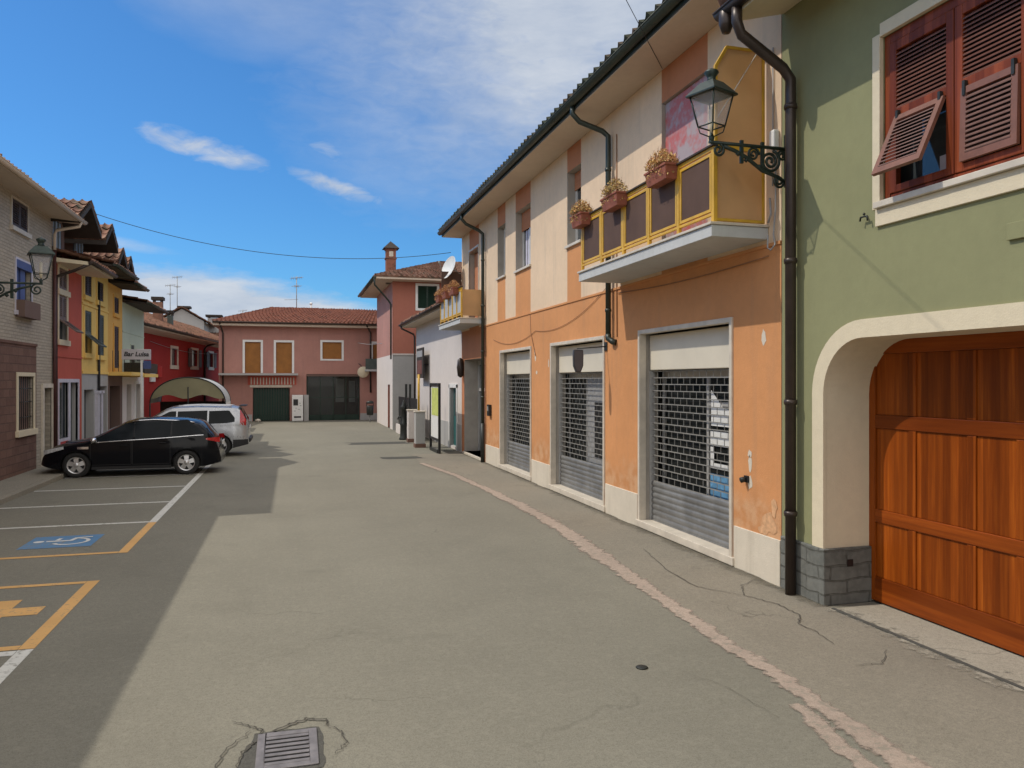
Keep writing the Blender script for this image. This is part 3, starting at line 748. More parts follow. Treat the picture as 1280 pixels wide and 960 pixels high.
# ---- the three shop fronts with roller grilles
def shopfront(a0, a1, k):
    top, sol = 3.32, .80
    fr = MB()
    for (p,q,r,s_) in ((a0-.035,a0+.03,.0,3.36),(a1-.03,a1+.035,.0,3.36),(a0-.07,a1+.07,3.28,3.40)):
        if r: fr.fbox(FR, a0+.032,a1-.032,3.29,3.36,-.10,.028)
        else: fr.fbox(FR, p,q,r,s_,-.10,.03)
    g = MB()
    ra, rb, c = a0+.04, a1-.04, -.215
    nrow = 17; dz = (2.66-sol)/nrow; nl = 14
    for i in range(nrow+1):
        z = sol+i*dz
        g.fbox(FR, ra,rb, z-.0075,z+.0075, c-.006,c+.006)
        if i < nrow:
            for j in range(nl+1):
                a = ra+(rb-ra)*((j+(.5 if i%2 else 0))/nl)
                if a < rb: g.fbox(FR, a-.0035,a+.0035, z+.007,z+dz-.007, c-.003,c+.003)
    grille = g.build('roller_grille', M['steel'], OH)
    s = MB(); n = 7
    for i in range(n):
        z0, z1 = .125+i*(sol-.125)/n, .125+(i+1)*(sol-.125)/n
        s.grid(lambda u,v: FR(ra+(rb-ra)*u, z0+(z1-z0)*v, c+.02*math.sin(PI*v)**.6), 1, 6, 0, True)
    s.fbox(FR, ra,rb,.132,.15,c-.02,c+.03)
    s.build('slat_panel', M['steeldark'], grille)
    b = MB(); b.fbox(FR, a0+.04,a1-.04,2.68,3.268,-.335,-.16)
    b.build('shutter_box', M['boxcream'], grille, bevel=.012)
    ch = MB()
    for a in (a0+.004,a1-.036): ch.fbox(FR, a,a+.032,.122,2.68,-.26,-.17)
    ch.build('guide_rail', M['alu'], grille)
    fr.build('stone_surround', M['marble'], OH, bevel=.006)
    st = MB(); st.fbox(FR, a0-.09,a1+.09,.02,.131,-.45,.05); st.build('threshold', M['marble'], OH, bevel=.008)
    # interior
    sw = MB(); cw = -.42
    for p in ((a0,a0+.06),(a1-.06,a1)): sw.fbox(FR, p[0],p[1],.12,2.9,cw-.05,cw)
    if k == 2: doorx = (9.35, 10.49)
    elif k == 1: doorx = (14.7, 15.5)
    else: doorx = (a0+.3,a0+1.2)
    for p in doorx: sw.fbox(FR, p-.03,p+.03,.12,2.62,cw-.05,cw+.005)
    sw.fbox(FR, a0+.06,a1-.06,2.56,2.66,cw-.05,cw)
    sw.fbox(FR, doorx[0],doorx[1],2.12,2.18,cw-.05,cw)
    sw.fbox(FR, doorx[1],a1-.06,.62,.70,cw-.05,cw)
    win = sw.build('shop_window', M['alu'], OH)
    gl = MB(); gl.fbox(FR, a0+.06,a1-.06,.12,2.56,cw-.032,cw-.02); gl.build('pane', M['glass'], win)
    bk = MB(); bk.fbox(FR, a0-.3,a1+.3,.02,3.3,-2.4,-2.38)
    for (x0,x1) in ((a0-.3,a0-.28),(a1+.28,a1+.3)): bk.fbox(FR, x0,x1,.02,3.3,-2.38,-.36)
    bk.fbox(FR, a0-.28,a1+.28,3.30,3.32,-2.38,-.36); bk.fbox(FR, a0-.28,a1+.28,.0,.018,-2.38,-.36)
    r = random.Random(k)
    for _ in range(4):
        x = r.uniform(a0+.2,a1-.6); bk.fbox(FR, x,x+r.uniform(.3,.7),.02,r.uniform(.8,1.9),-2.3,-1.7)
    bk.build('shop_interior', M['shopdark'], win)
    pp = MB()
    if k == 2:
        pp.prism([(10.38,1.82),(9.82,1.82),(9.82,2.06),(10.05,2.10),(10.38,2.36)], FR, cw+.006, cw+.010)
        p2 = MB(); p2.fbox(FR, 9.80,10.40,1.52,1.74,cw+.006,cw+.010); p2.build('poster', M['paper'], win)
        p2 = MB()
        for q in ((9.80,10.40,1.18,1.26),(10.30,10.40,1.26,1.50),(9.80,9.88,1.26,1.50)): p2.fbox(FR, q[0],q[1],q[2],q[3],cw+.006,cw+.010)
        p2.build('notice_frame', M['paper'], win)
        bp = MB(); bp.fbox(FR, 9.82,10.40,.74,1.10,cw+.006,cw+.011); bp.build('blue_poster', M['bluepaper'], win)
    elif k == 1:
        pp.fbox(FR, 14.2,15.44,.75,2.54,cw+.002,cw+.006)
        bp = MB(); bp.fbox(FR, 14.3,15.05,.9,2.05,cw+.008,cw+.014); bp.build('dark_display', M['black'], win)
    else:
        pp.fbox(FR, a0+.4,a0+.9,1.5,2.2,cw+.006,cw+.010)
    pp.build('poster', M['paper'] if k != 1 else M['grey'], win)
for k, (a0,a1) in enumerate(SH): shopfront(a0, a1, k)

# ---- upper windows
def simple_window(root, F, a0,a1,b0,b1, d=.2, mull=1, frame='whitepaint', pane='winglass', sill='marble', blind=None, fw=.05):
    m = MB(); c = -d
    for (p,q,r,s_) in ((a0,a0+fw,b0,b1),(a1-fw,a1,b0,b1)): m.fbox(F, p+.002,q-.002,r+.002,s_-.002,c,c+.05)
    m.fbox(F, a0+fw,a1-fw,b0+.002,b0+fw,c,c+.05); m.fbox(F, a0+fw,a1-fw,b1-fw,b1-.002,c,c+.05)
    for k in range(mull):
        x = a0+(a1-a0)*(k+1)/(mull+1); m.fbox(F, x-.035,x+.035,b0+fw,b1-fw,c,c+.055)
    win = m.build('window', M[frame], root)
    g = MB(); g.fbox(F, a0+.01,a1-.01,b0+.01,b1-.01,c-.02,c+.015); g.build('pane', M[pane], win)
    if sill:
        s = MB(); s.fbox(F, a0-.05,a1+.05,b0-.055,b0+.002,-d*.6,.05); s.build('sill', M[sill], win, bevel=.004)
    if blind:
        s = MB(); n = max(2, int((b1-blind)/.05))
        for i in range(n):
            z0 = blind+(b1-.01-blind)*i/n; z1 = blind+(b1-.01-blind)*(i+1)/n
            s.fbox(F, a0+.012,a1-.012,z0+.004,z1-.002,c+.06,c+.075)
        s.build('roller_blind', M['terracotta'], win)
    return win
simple_window(OH, FR, *WN[0], .24, 0)
simple_window(OH, FR, *WN[1], .24, 1, blind=6.45)
simple_window(OH, FR, *WN[2], .24, 0, blind=6.6)
# curtains behind the middle window as pale strips
mb = MB()
for k in range(6): mb.fbox(FR, 18.4+k*.17,18.52+k*.17,5.46,6.45,-.222,-.218)
mb.build('curtain', M['lilac'], OH)

# ---- balcony doors
M['mottled'] = None
def mottled():
    m, T, b = base('mottled_rose_marble', .5, 0, .4)
    v = coords(T); n = noise_(T, v, 3.2, 3, .6); n2 = noise_(T, v, 8, 5, .7)
    c = mix(T, ramp(T, n, .46, .60), (.42,.34,.33), (.52,.13,.11))
    c = mix(T, ramp(T, n2, .45, .7, 0, .55), c, (.40,.30,.30)); T.ln(c, b.inputs['Base Color']); return m
M['mottled'] = mottled()
mb = MB(); mb.fbox(FR, 9.79,11.19,4.45,6.94,-.21,-.06); mb.build('balcony_door', M['mottled'], OH)
mb = MB(); mb.fbox(FR, 23.76,25.09,4.45,6.74,-.21,-.17); bd = mb.build('balcony_door', M['terracotta'], OH)
mb = MB(); 
for p in ((23.70,23.75),(25.10,25.15)): mb.fbox(FR, p[0],p[1],4.44,6.78,-.02,.03)
mb.fbox(FR, 23.70,25.15,6.782,6.84,-.02,.03); mb.build('frame', M['marble'], bd)

# ---- balconies
def balcony(y0, y1, out, npan, ztop, panmat, screen_top, side_y, gapbars):
    xo = XR-out
    m = MB(); m.box(xo,XR-.003,y0,y1,4.262,4.405); bal = m.build('balcony', M['concrete'], OH, bevel=.006)
    m = MB(); m.box(xo-.025,XR-.003,y0-.02,y1+.02,4.408,4.44); m.build('slab_edge', M['marble'], bal, bevel=.004)
    xr = xo+.06
    m = MB(); L_ = y1-y0-.08; w = L_/npan
    m.box(xr-.02,xr+.02,y0+.02,y1-.02,ztop-.045,ztop)
    m.box(xr-.02,xr+.02,y0+.02,y1-.02,4.53,4.56)
    m.build('rail', M['yellow'], bal)
    m = MB(); m.box(xr-.05,xr+.03,y0+.0,y1-.0,ztop+.002,ztop+.024); m.build('handrail', M['timber'], bal)
    for k in range(npan+1):
        a = y0+.04+w*k
        m = MB(); m.box(xr-.022,xr+.022,a-.03,a+.03,4.442,ztop-.046); m.build('post', M['yellow'], bal)
    for k in range(npan):
        a = y0+.04+w*k
        m = MB(); fw = .035
        p0, p1, z0, z1 = a+.045, a+w-.045, 4.58, ztop-.07
        for (q0,q1,r0,r1) in ((p0,p0+fw,z0,z1),(p1-fw,p1,z0,z1),(p0+fw,p1-fw,z0,z0+fw),(p0+fw,p1-fw,z1-fw,z1)):
            m.box(xr-.018,xr+.018,q0,q1,r0,r1)
        fr_ = m.build('panel_frame', M['yellow'], bal)
        m = MB(); m.box(xr-.005,xr+.005,p0+fw,p1-fw,z0+fw,z1-fw); m.build('panel', M[panmat], bal)
    return bal, xr
bal1, xr1 = balcony(8.32,12.82,.80,5,5.37,'smokepanel',6.6,8.32,0)
# tall amber privacy screen at the near end of the balcony
fs = frame(XR,8.36,-1,0,1)    # a runs from the wall to the street, c towards the viewer
fs = lambda a,b,c=0: (XR-a, 8.36-c, b)
mb = MB()
P = [(.04,4.46),(.74,4.46),(.74,6.36),(.58,6.62),(.04,6.62)]
def outline(mb, P, F, w, c0, c1):
    n = len(P); cx = sum(p[0] for p in P)/n; cy = sum(p[1] for p in P)/n
    Q = []
    for k in range(n):
        p0, p1, p2 = Vector(P[k-1]), Vector(P[k]), Vector(P[(k+1)%n])
        d1 = (p1-p0).normalized(); d2 = (p2-p1).normalized()
        n1 = Vector((-d1.y,d1.x)); n2 = Vector((-d2.y,d2.x)); nn = (n1+n2).normalized(); s_ = w/max(.3,nn.dot(n1))
        Q.append(p1+nn*s_)
    for k in range(n):
        k2 = (k+1)%n
        i = len(mb.v)
        mb.hexa([F(*P[k],c0),F(*P[k2],c0),F(*Q[k2],c0),F(*Q[k],c0),F(*P[k],c1),F(*P[k2],c1),F(*Q[k2],c1),F(*Q[k],c1)])
outline(mb, P, fs, .035, -.02, .02)
mb.fbox(fs, .075,.705,5.34,5.42,-.022,.022)
scr = mb.build('privacy_screen', M['yellow'], OH)
mb = MB(); mb.prism([(.07,4.49),(.71,4.49),(.71,6.34),(.565,6.59),(.07,6.59)], fs, -.006, .006); mb.build('amber_sheet', M['amberpanel'], scr)
mb = MB(); mb.tube([(XR-.16,8.30,6.58),(XR-.72,8.30,5.72)], .006, 5); mb.build('clothes_line', M['whiteline'], scr)
bal2, xr2 = balcony(22.98,26.45,.78,5,5.37,'canvas2',0,0,0)
mb = MB(); mb.box(xr2+.03,XR-.02,22.99,23.01,4.5,5.3); mb.build('side_sheet', M['amberpanel'], bal2)
mb = MB(); mb.box(xr2,XR-.02,26.30,26.33,4.46,6.30); mb.build('end_screen', M['smokepanel'], bal2)
# ---- entrance recess under the far balcony
mb = MB()
c = -.5
for (p,q) in ((23.0,23.12),(25.76,25.88)): mb.fbox(FR, p,q,.1,3.2,c-.05,c+.03)
mb.fbox(FR, 23.12,25.76,3.05,3.2,c-.05,c+.03); mb.fbox(FR, 23.12,25.76,2.15,2.25,c-.05,c+.03)
mb.fbox(FR, 24.3,24.42,.1,2.15,c-.05,c+.03)
ed = mb.build('entrance_door', M['alu'], OH)
mb = MB(); mb.fbox(FR, 23.1,25.8,.1,3.1,c-.03,c-.01); mb.build('pane', M['winglass'], ed)
mb = MB(); mb.fbox(FR, 22.98,25.95,.0,.08,-.55,.06); mb.build('doorstep', M['marble'], OH, bevel=.008)
# small wall boxes
def wallbox(name, a, b, wa, hb, d, mat, label, cat, extra=None):
    m = MB(); m.fbox(FR, a-wa/2,a+wa/2,b-hb/2,b+hb/2,.003,d); 
    return tag(m.build(name, M[mat], None, bevel=.008), label, cat)
t = wallbox('intercom', 22.25,1.62,.24,.34,.09,'black','black entry phone box on the orange wall beside the far downpipe','intercom')
m = MB(); m.fbox(FR, 22.17,22.33,1.60,1.74,.092,.098); m.build('speaker_plate', M['steel'], t)
t = thing('wall_spotlight', 'small black outdoor fitting low on the orange wall right of the widest grille', 'wall fitting', (XR,8.78,1.22))
m = MB(); m.fbox(FR, 8.735,8.825,1.175,1.265,.003,.03); m.build('back_plate', M['black'], t, bevel=.006)
m = MB(); m.tube([FR(8.78,1.22,.028),FR(8.79,1.215,.055),FR(8.82,1.20,.075)], [.026,.036,.038], 10); m.build('hood', M['castiron'], t)
m = MB(); m.lathe([(.0,-.004),(.10,-.004),(.10,.012),(.0,.012)], (XR-.006,22.55,3.52), 'x', 12)
t = thing('wall_lamp', 'brown oval lamp on the jamb beside the glazed entrance', 'wall lamp', (5.66,26.05,2.95))
m = MB(); m.lathe([(.02,-.34),(.10,-.28),(.13,0),(.10,.28),(.02,.34)], (5.60,26.02,2.95), 'z', 12); m.build('shade', M['brownpipe'], t)
m = MB(); m.box(5.60,5.709,25.99,26.05,2.92,2.98); m.build('arm', M['castiron'], t)

# ---- hanging shop sign on its bracket
t = thing('hanging_sign', 'dark grey blank shield sign hanging from a bracket over the middle shop front', 'shop sign', (XR,13.42,3.15))
m = MB(); m.tube([(5.70,13.46,3.15),(5.12,13.46,3.10)], .012, 6); m.fbox(FR, 13.40,13.52,3.07,3.23,.002,.02); m.build('bracket', M['castiron'], t)
fsn = lambda a,b,c=0: (5.14+a, 13.46-c, b)
m = MB(); m.prism([(-.09,3.08),(.09,3.08),(.10,2.98),(.095,2.78),(.045,2.66),(-.045,2.66),(-.095,2.78),(-.10,2.98)], fsn, -.035, .035)
M['signgrey'] = plain('dark_grey_sign', (.05,.05,.055), .5, 0, .12, 5); M['signface'] = plain('slate_sign_face', (.085,.085,.095), .5, 0, .1, 5)
m.build('board', M['signgrey'], t, bevel=.01)
m = MB(); m.prism([(-.075,3.06),(.075,3.06),(.083,2.98),(.078,2.80),(.036,2.69),(-.036,2.69),(-.078,2.80),(-.083,2.98)], fsn, .036, .040); m.build('face', M['signface'], t)

# ---- satellite dish at the far end
t = thing('satellite_dish', 'white satellite dish above the far ochre balcony', 'satellite dish', (5.5,26.4,6.4))
m = MB()
Cd = Vector((5.22,26.25,6.45)); ax = Vector((-.85,-.30,.30)).normalized(); ux = ax.orthogonal().normalized(); uy = ax.cross(ux)
m.grid(lambda u,v: Cd+(ux*math.cos(2*PI*v)*.42*u+uy*math.sin(2*PI*v)*.42*u)+ax*(.10*u*u-.1), 6, 24); m.build('reflector', M['whitepaint'], t, recalc=False)
m = MB(); m.tube([Cd-ax*.1,Cd-ax*.28,(5.62,26.31,6.25),(5.705,26.29,6.25)], .022, 7); m.build('mount', M['steel'], t)
m = MB(); m.tube([Cd-uy*.38-ax*.02,Cd+ax*.36], .012, 6); m.lathe([(.03,-.05),(.04,0),(.03,.05)], Cd+ax*.38, 'z', 8); m.build('feed_arm', M['steel'], t)

# ---- flower boxes hung on the balcony rails
def flowerbox(loc, label, w=.55, seed=1, rz=0, mats=('flower','flower2','leaf'), group='flower boxes on the balcony rails', pot='terrapot', n=520):
    t = thing('flower_box', label, 'flower box', loc, rz, group)
    m = MB(); h = w/2
    p = [(-.08,-h*.9,-.2),(.08,-h*.9,-.2),(.08,h*.9,-.2),(-.08,h*.9,-.2),(-.11,-h,0),(.11,-h,0),(.11,h,0),(-.11,h,0)]
    m.hexa(p); m.box(-.12,.12,-h-.012,h+.012,-.025,.006)
    m.build('pot', M[pot], t, local=True, bevel=.006)
    r = random.Random(seed)
    for mat, cnt, nm in ((mats[0],int(n*1.3),'blossom'),(mats[1],n//2,'blossom'),(mats[2],n//2,'foliage'),('twig',n//3,'stem')):
        m = MB()
        for _ in range(cnt):
            a = r.uniform(0,2*PI); q = r.random()**.5
            x = .17*q*math.cos(a); y = (h*1.05)*q*math.sin(a)
            z = .02+.22*(1-q*q*.8)*r.uniform(.25,1.2)-(.18 if r.random()<.25 else 0)*q
            c_ = Vector((x*1.1,y,z)); s_ = r.uniform(.006,.015)
            if nm == 'stem':
                d = Vector((x,y,z+.15)).normalized(); m.tube([c_-d*.14,c_+d*.05], .0022, 3); continue
            n_ = Vector((r.gauss(0,1),r.gauss(0,1),r.gauss(0,1))).normalized(); u = n_.orthogonal().normalized()*s_; v = n_.cross(u)
            m.face([c_-u-v*.6,c_+u-v*.6,c_+u*.7+v,c_-u*.7+v])
        m.build(nm, M[mat], t, local=True, recalc=False)
    return t
flowerbox((xr1-.10,12.6,5.40), 'dried yellow flower box farthest along the near ochre balcony rail', .50, 3)
flowerbox((xr1-.10,11.15,5.40), 'middle flower box with yellow heads on the near ochre balcony rail', .62, 4, mats=('flower','leaf','leaf'), n=330)
flowerbox((xr1-.10,9.55,5.40), 'bushy orange-yellow flower box nearest the lantern on the ochre balcony', .62, 5, mats=('flower','flower2','flower2'), n=620)
for k, (yy, lb) in enumerate(((26.1,'orange flower box at the far end of the distant balcony'),(24.9,'red-orange flower box in the middle of the distant balcony rail'),(23.75,'large tawny flower box at the near end of the distant balcony'))):
    flowerbox((xr2-.10,yy,5.40), lb, .62+.12*(k==2), 20+k, mats=('flower2','flower' if k!=1 else 'flower2','twig'), n=420)

# ================================================================== green house on the far right
GH = thing('green_house', 'sage green house with arched wooden garage door and louvred red-brown shutters', 'house', (XR,8.04,0))
G0, G1, GZ = -3., 8.045, 7.0
AR0, AR1, ARZ, RR = 3.6, 7.27, 2.95, .6     # garage arch opening
def arch(off, zb=0.):
    """outline of the opening grown outwards by off: up the far side, over, down"""
    a0, a1, zt, r = AR0-off, AR1+off, ARZ+off, RR+off
    pts = [(a1,zb)]
    for k in range(13):
        t = PI/2*k/12; pts.append((a1-r+r*math.cos(t), zt-r+r*math.sin(t)))
    for k in range(13):
        t = PI/2+PI/2*k/12; pts.append((a0+r+r*math.cos(t), zt-r+r*math.sin(t)))
    pts.append((a0,zb)); return pts
WY0, WY1, WZ0, WZ1 = 4.72, 6.41, 4.30, 5.96
mb = MB()
OUT = arch(.19)
zt_ = ARZ+.19
# wall: right and left of the arch, above it, with the window opening
wall_grid(mb, FR, OUT[0][0],G1,0,zt_)
wall_grid(mb, FR, G0,OUT[-1][0],0,zt_)
wall_grid(mb, FR, G0,G1,zt_,GZ, [(WY0,WY1,WZ0,WZ1,.2)], depth=.2)
for side in (0,1):   # corner spandrels
    pts = OUT[1:14] if side == 0 else OUT[14:27]
    cor = (OUT[0][0],zt_) if side == 0 else (OUT[-1][0],zt_)
    for p, q in zip(pts, pts[1:]): mb.face([FR(*p),FR(*q),FR(*cor)])
shell(mb, FR, G0,G1,GZ,9.)
mb.build('wall', M['green'], GH, recalc=False)
# trim band and the plastered reveal
mb = MB(); IN = arch(0.)
for p, q, p2, q2 in zip(OUT, OUT[1:], IN, IN[1:]):
    mb.hexa([FR(*p,-.02),FR(*q,-.02),FR(*q2,-.02),FR(*p2,-.02),FR(*p,.022),FR(*q,.022),FR(*q2,.022),FR(*p2,.022)])
mb.build('arch_trim', M['trim'], GH)
mb = MB()
for p, q in zip(IN, IN[1:]): mb.face([FR(*p,-.018),FR(*q,-.018),FR(*q,-.66),FR(*p,-.66)], 0, True)
mb.build('arch_reveal', M['trim'], GH, recalc=False)
# stone base
mb = MB(); jx = .04
mb.fbox(FR, AR1-jx,AR1+.27,0,.63,-.60,.045); mb.fbox(FR, AR1+.27,G1-.01,0,.63,-.02,.035)
mb.build('stone_base', M['stone'], GH, bevel=.012)
mb = MB(); mb.fbox(FR, AR0-.27,AR0+jx,0,.63,-.60,.045); mb.fbox(FR, G0,AR0-.27,0,.63,-.02,.035)
mb.build('stone_base', M['stone'], GH, bevel=.012)
mb = MB(); mb.box(XR+.26,XR+.34,AR1-.045,AR1-.041,.42,.50); mb.build('base_vent', M['black'], GH)
# garage door on x = 6.32
fd = lambda a,b,c=0: (6.32-c, a, b)
mb = MB(); mb.fbox(fd, AR0-.02,AR1+.02,.02,ARZ+.06,-.06,-.012)
gd = mb.build('garage_door', M['door_wood'], GH)
mb = MB(); rails = [(.03,.30),(.915,1.06),(1.97,2.12),(2.80,2.99)]
for b0,b1 in rails: mb.fbox(fd, AR0+.02,AR1-.085,b0,b1,-.012,.016)
mb.build('door_rail', M['door_rail'], gd, bevel=.007)
cent = 5.385
cols = [(AR1-.09,AR1+.01),(6.60,6.70),(5.86,5.96),(cent-.045,cent+.045)]
cols += [(2*cent-b,2*cent-a) for a,b in cols[:3]]
for a0,a1 in cols:
    mb = MB()
    if abs(a0-cent) > 1.7: mb.fbox(fd, a0,a1,.03,ARZ,-.012,.0185)
    else:
        for (b0,b1) in ((.303,.912),(1.063,1.967),(2.123,2.797)): mb.fbox(fd, a0,a1,b0,b1,-.012,.0135)
    mb.build('door_stile', M['door_wood'], gd, bevel=.006)
aa = [7.18,6.70,6.60,5.96,5.86,5.43]
for (a1,a0) in ((7.18,6.70),(6.60,5.96),(5.86,5.43),(5.34,4.91),(4.81,4.17),(4.07,3.62)):
    for (b0,b1) in ((.30,.915),(1.06,1.97),(2.12,2.80)):
        mb = MB(); e = .002
        mb.fbox(fd, a0+e,a1-e,b0+e,b1-e,-.0125,-.004)
        mb.build('door_panel', M['door_wood'], gd, bevel=.003)
mb = MB(); mb.fbox(fd, cent-.15,cent-.11,1.0,1.14,.017,.05); mb.build('door_handle', M['brownpipe'], gd, bevel=.006)
# window with louvred shutters
mb = MB(); cut = .10; o_, i_ = .105, 0.
Q = [(WY1+.10,4.12),(WY1+.10,5.94),(WY1-.02,6.08),(WY0+.02,6.08),(WY0-.10,5.94),(WY0-.10,4.12)]
for (p0,p1,b0,b1) in ((WY1-.002,WY1+.10,4.235,5.99),(WY0-.10,WY0+.002,4.235,5.99),(WY0+.003,WY1-.003,WZ1-.002,6.09),(WY0-.06,WY1+.06,4.06,4.232)):
    mb.fbox(FR, p0,p1,b0,b1,-.02,.03)
gw = mb.build('window', M['trim'], GH, bevel=.004)
mb = MB(); mb.fbox(FR, WY0-.04,WY1+.04,4.235,4.298,-.10,.075); mb.build('sill', M['marble'], gw, bevel=.006)
mb = MB(); mb.fbox(FR, WY0,WY1,WZ0,WZ1,-.199,-.18); mb.build('pane', M['winglass'], gw)
mb = MB()
for (p0,p1,b0,b1) in ((WY1-.085,WY1-.003,WZ0,WZ1-.003),(WY0+.003,WY0+.085,WZ0,WZ1-.003),(WY0+.085,WY1-.085,WZ1-.10,WZ1-.003),(WY0+.085,WY1-.085,WZ0,WZ0+.06)):
    mb.fbox(FR, p0,p1,b0,b1,-.12,-.03)
mb.build('frame', M['redwood'], gw, bevel=.006)
def slats(mb, F, a0,a1,b0,b1,c, n, mi=0, th=.011):
    for k in range(n):
        z = b0+(b1-b0)*(k+.5)/n; h = (b1-b0)/n*.62
        mb.hexa([F(a0,z-h,c+.022),F(a1,z-h,c+.022),F(a1,z-h+th,c+.024),F(a0,z-h+th,c+.024),F(a0,z+h-th,c-.024),F(a1,z+h-th,c-.024),F(a1,z+h,c-.022),F(a0,z+h,c-.022)], mi)
M['fadedwood'] = plain('faded_flap_wood', (.20,.085,.058), .55, 0, .15, 8)
def leaf(a0, a1, tilt):
    c = -.045; st = .085
    m = MB()
    for (p0,p1,b0,b1) in ((a0,a0+st,WZ0+.065,WZ1-.105),(a1-st,a1,WZ0+.065,WZ1-.105),(a0+st,a1-st,WZ1-.20,WZ1-.105),(a0+st,a1-st,5.10,5.185),(a0+st,a1-st,WZ0+.065,WZ0+.135)):
        m.fbox(FR, p0,p1,b0,b1,c-.028,c+.028)
    sh = m.build('shutter', M['redwood'], GH, bevel=.006)
    m = MB(); slats(m, FR, a0+st-.004,a1-st+.004,5.19,WZ1-.205,c, 14); m.build('louvre', M['slatwood'], sh)
    # tilting flap hinged under the middle rail
    f0, f1, zt, zb = a0+st+.004, a1-st-.004, 5.095, WZ0+.14
    hc = c+.034
    def FF(a,b,cc=0):
        d = zt-b; return FR(a, zt-d*math.cos(tilt)-cc*math.sin(tilt)*-1*0+cc*math.sin(tilt), hc+d*math.sin(tilt)+cc*math.cos(tilt))
    m = MB(); fs_ = .06
    for (p0,p1,b0,b1) in ((f0,f0+fs_,zb,zt),(f1-fs_,f1,zb,zt),(f0+fs_,f1-fs_,zt-.06,zt),(f0+fs_,f1-fs_,zb,zb+.07)):
        m.fbox(FF, p0,p1,b0,b1,-.018,.018)
    if tilt < .05:
        slats(m, FF, f0+fs_-.003,f1-fs_+.003,zb+.075,zt-.065,0., 12, 1)
    else:
        slats(m, FF, f0+fs_-.003,f1-fs_+.003,zb+.075,zt-.065,0., 12, 1)
    m.build('flap', [M['fadedwood'],M['slatwood2']], sh, bevel=.003)
    m = MB()
    for a in (f0+.04,f1-.04): m.fbox(FR, a-.014,a+.014,5.02,5.15,c+.03,c+.065)
    m.build('hinge', M['castiron'], sh)
leaf(5.555, 6.325, rad(25)); leaf(4.805, 5.545, rad(1.5))
mb = MB(); mb.fbox(FR, 5.62,5.86,4.37,4.62,-.175,-.172); mb.build('curtain', M['lilac'], gw)
# wrought-iron shutter catch
mb = MB(); a,b = 6.56,4.18
t = thing('shutter_catch', 'tiny black iron shutter catch left of the louvred window', 'shutter catch', FR(6.6,4.2,.03))
mb.tube([FR(6.60,4.19,.0),FR(6.60,4.19,.05)], .007, 6); mb.tube([FR(6.55,4.14,.05),FR(6.56,4.19,.05),FR(6.65,4.19,.05),FR(6.66,4.15,.05)], .010, 6); mb.lathe([(0,-.02),(.016,0),(0,.02)], FR(6.60,4.215,.05), 'z', 8)
mb.build('hook', M['castiron'], t)
mb = MB(); mb.fbox(FR, 4.74,4.98,3.66,3.80,.002,.03); mb.build('wall_vent', M['green'], GH, bevel=.004)
# roof, eave, gutter and downpipe
EG = 4.92
mb = MB(); tiles(mb, (EG-.06,G0,6.90),(EG-.06,G1-.02,6.90),(XR+4.5,G1-.02,8.9),(XR+4.5,G0,8.9), .25, .38, .045)
tiles(mb, (XR+9.2,G0,6.90),(XR+9.2,G1-.02,6.90),(XR+4.5,G1-.02,8.9),(XR+4.5,G0,8.9), .25, .38, .045)
mb.build('roof', M['tile_brown'], GH, recalc=False)
mb = MB()
mb.hexa([(EG,G0,6.72),(XR-.004,G0,6.93),(XR-.004,G1-.03,6.93),(EG,G1-.03,6.72),(EG,G0,6.86),(XR-.004,G0,7.05),(XR-.004,G1-.03,7.05),(EG,G1-.03,6.86)])
mb.build('soffit', M['trim'], GH)
mb = MB(); gutter(mb, (EG-.05,G0,6.83),(EG-.05,G1+.03,6.83), .085); mb.build('gutter', M['brownpipe'], GH)
mb = MB(); pipe(mb, [(EG-.04,7.72,6.78),(EG-.04,7.72,6.60),(EG+.02,7.72,6.46),(5.50,7.73,6.14),(5.60,7.73,6.02),(5.60,7.73,5.8),(5.60,7.73,.0)], .062, 12, (5.7,3.9,2.25,.95))
mb.build('downpipe', M['brownpipe'], GH)
mb = MB(); mb.lathe([(.0,-.16),(.05,-.16),(.085,-.06),(.085,.08),(.05,.12),(0,.12)], (EG-.05,G1-.12,6.72), 'z', 12); mb.build('gutter_end_box', M['brownpipe'], GH)

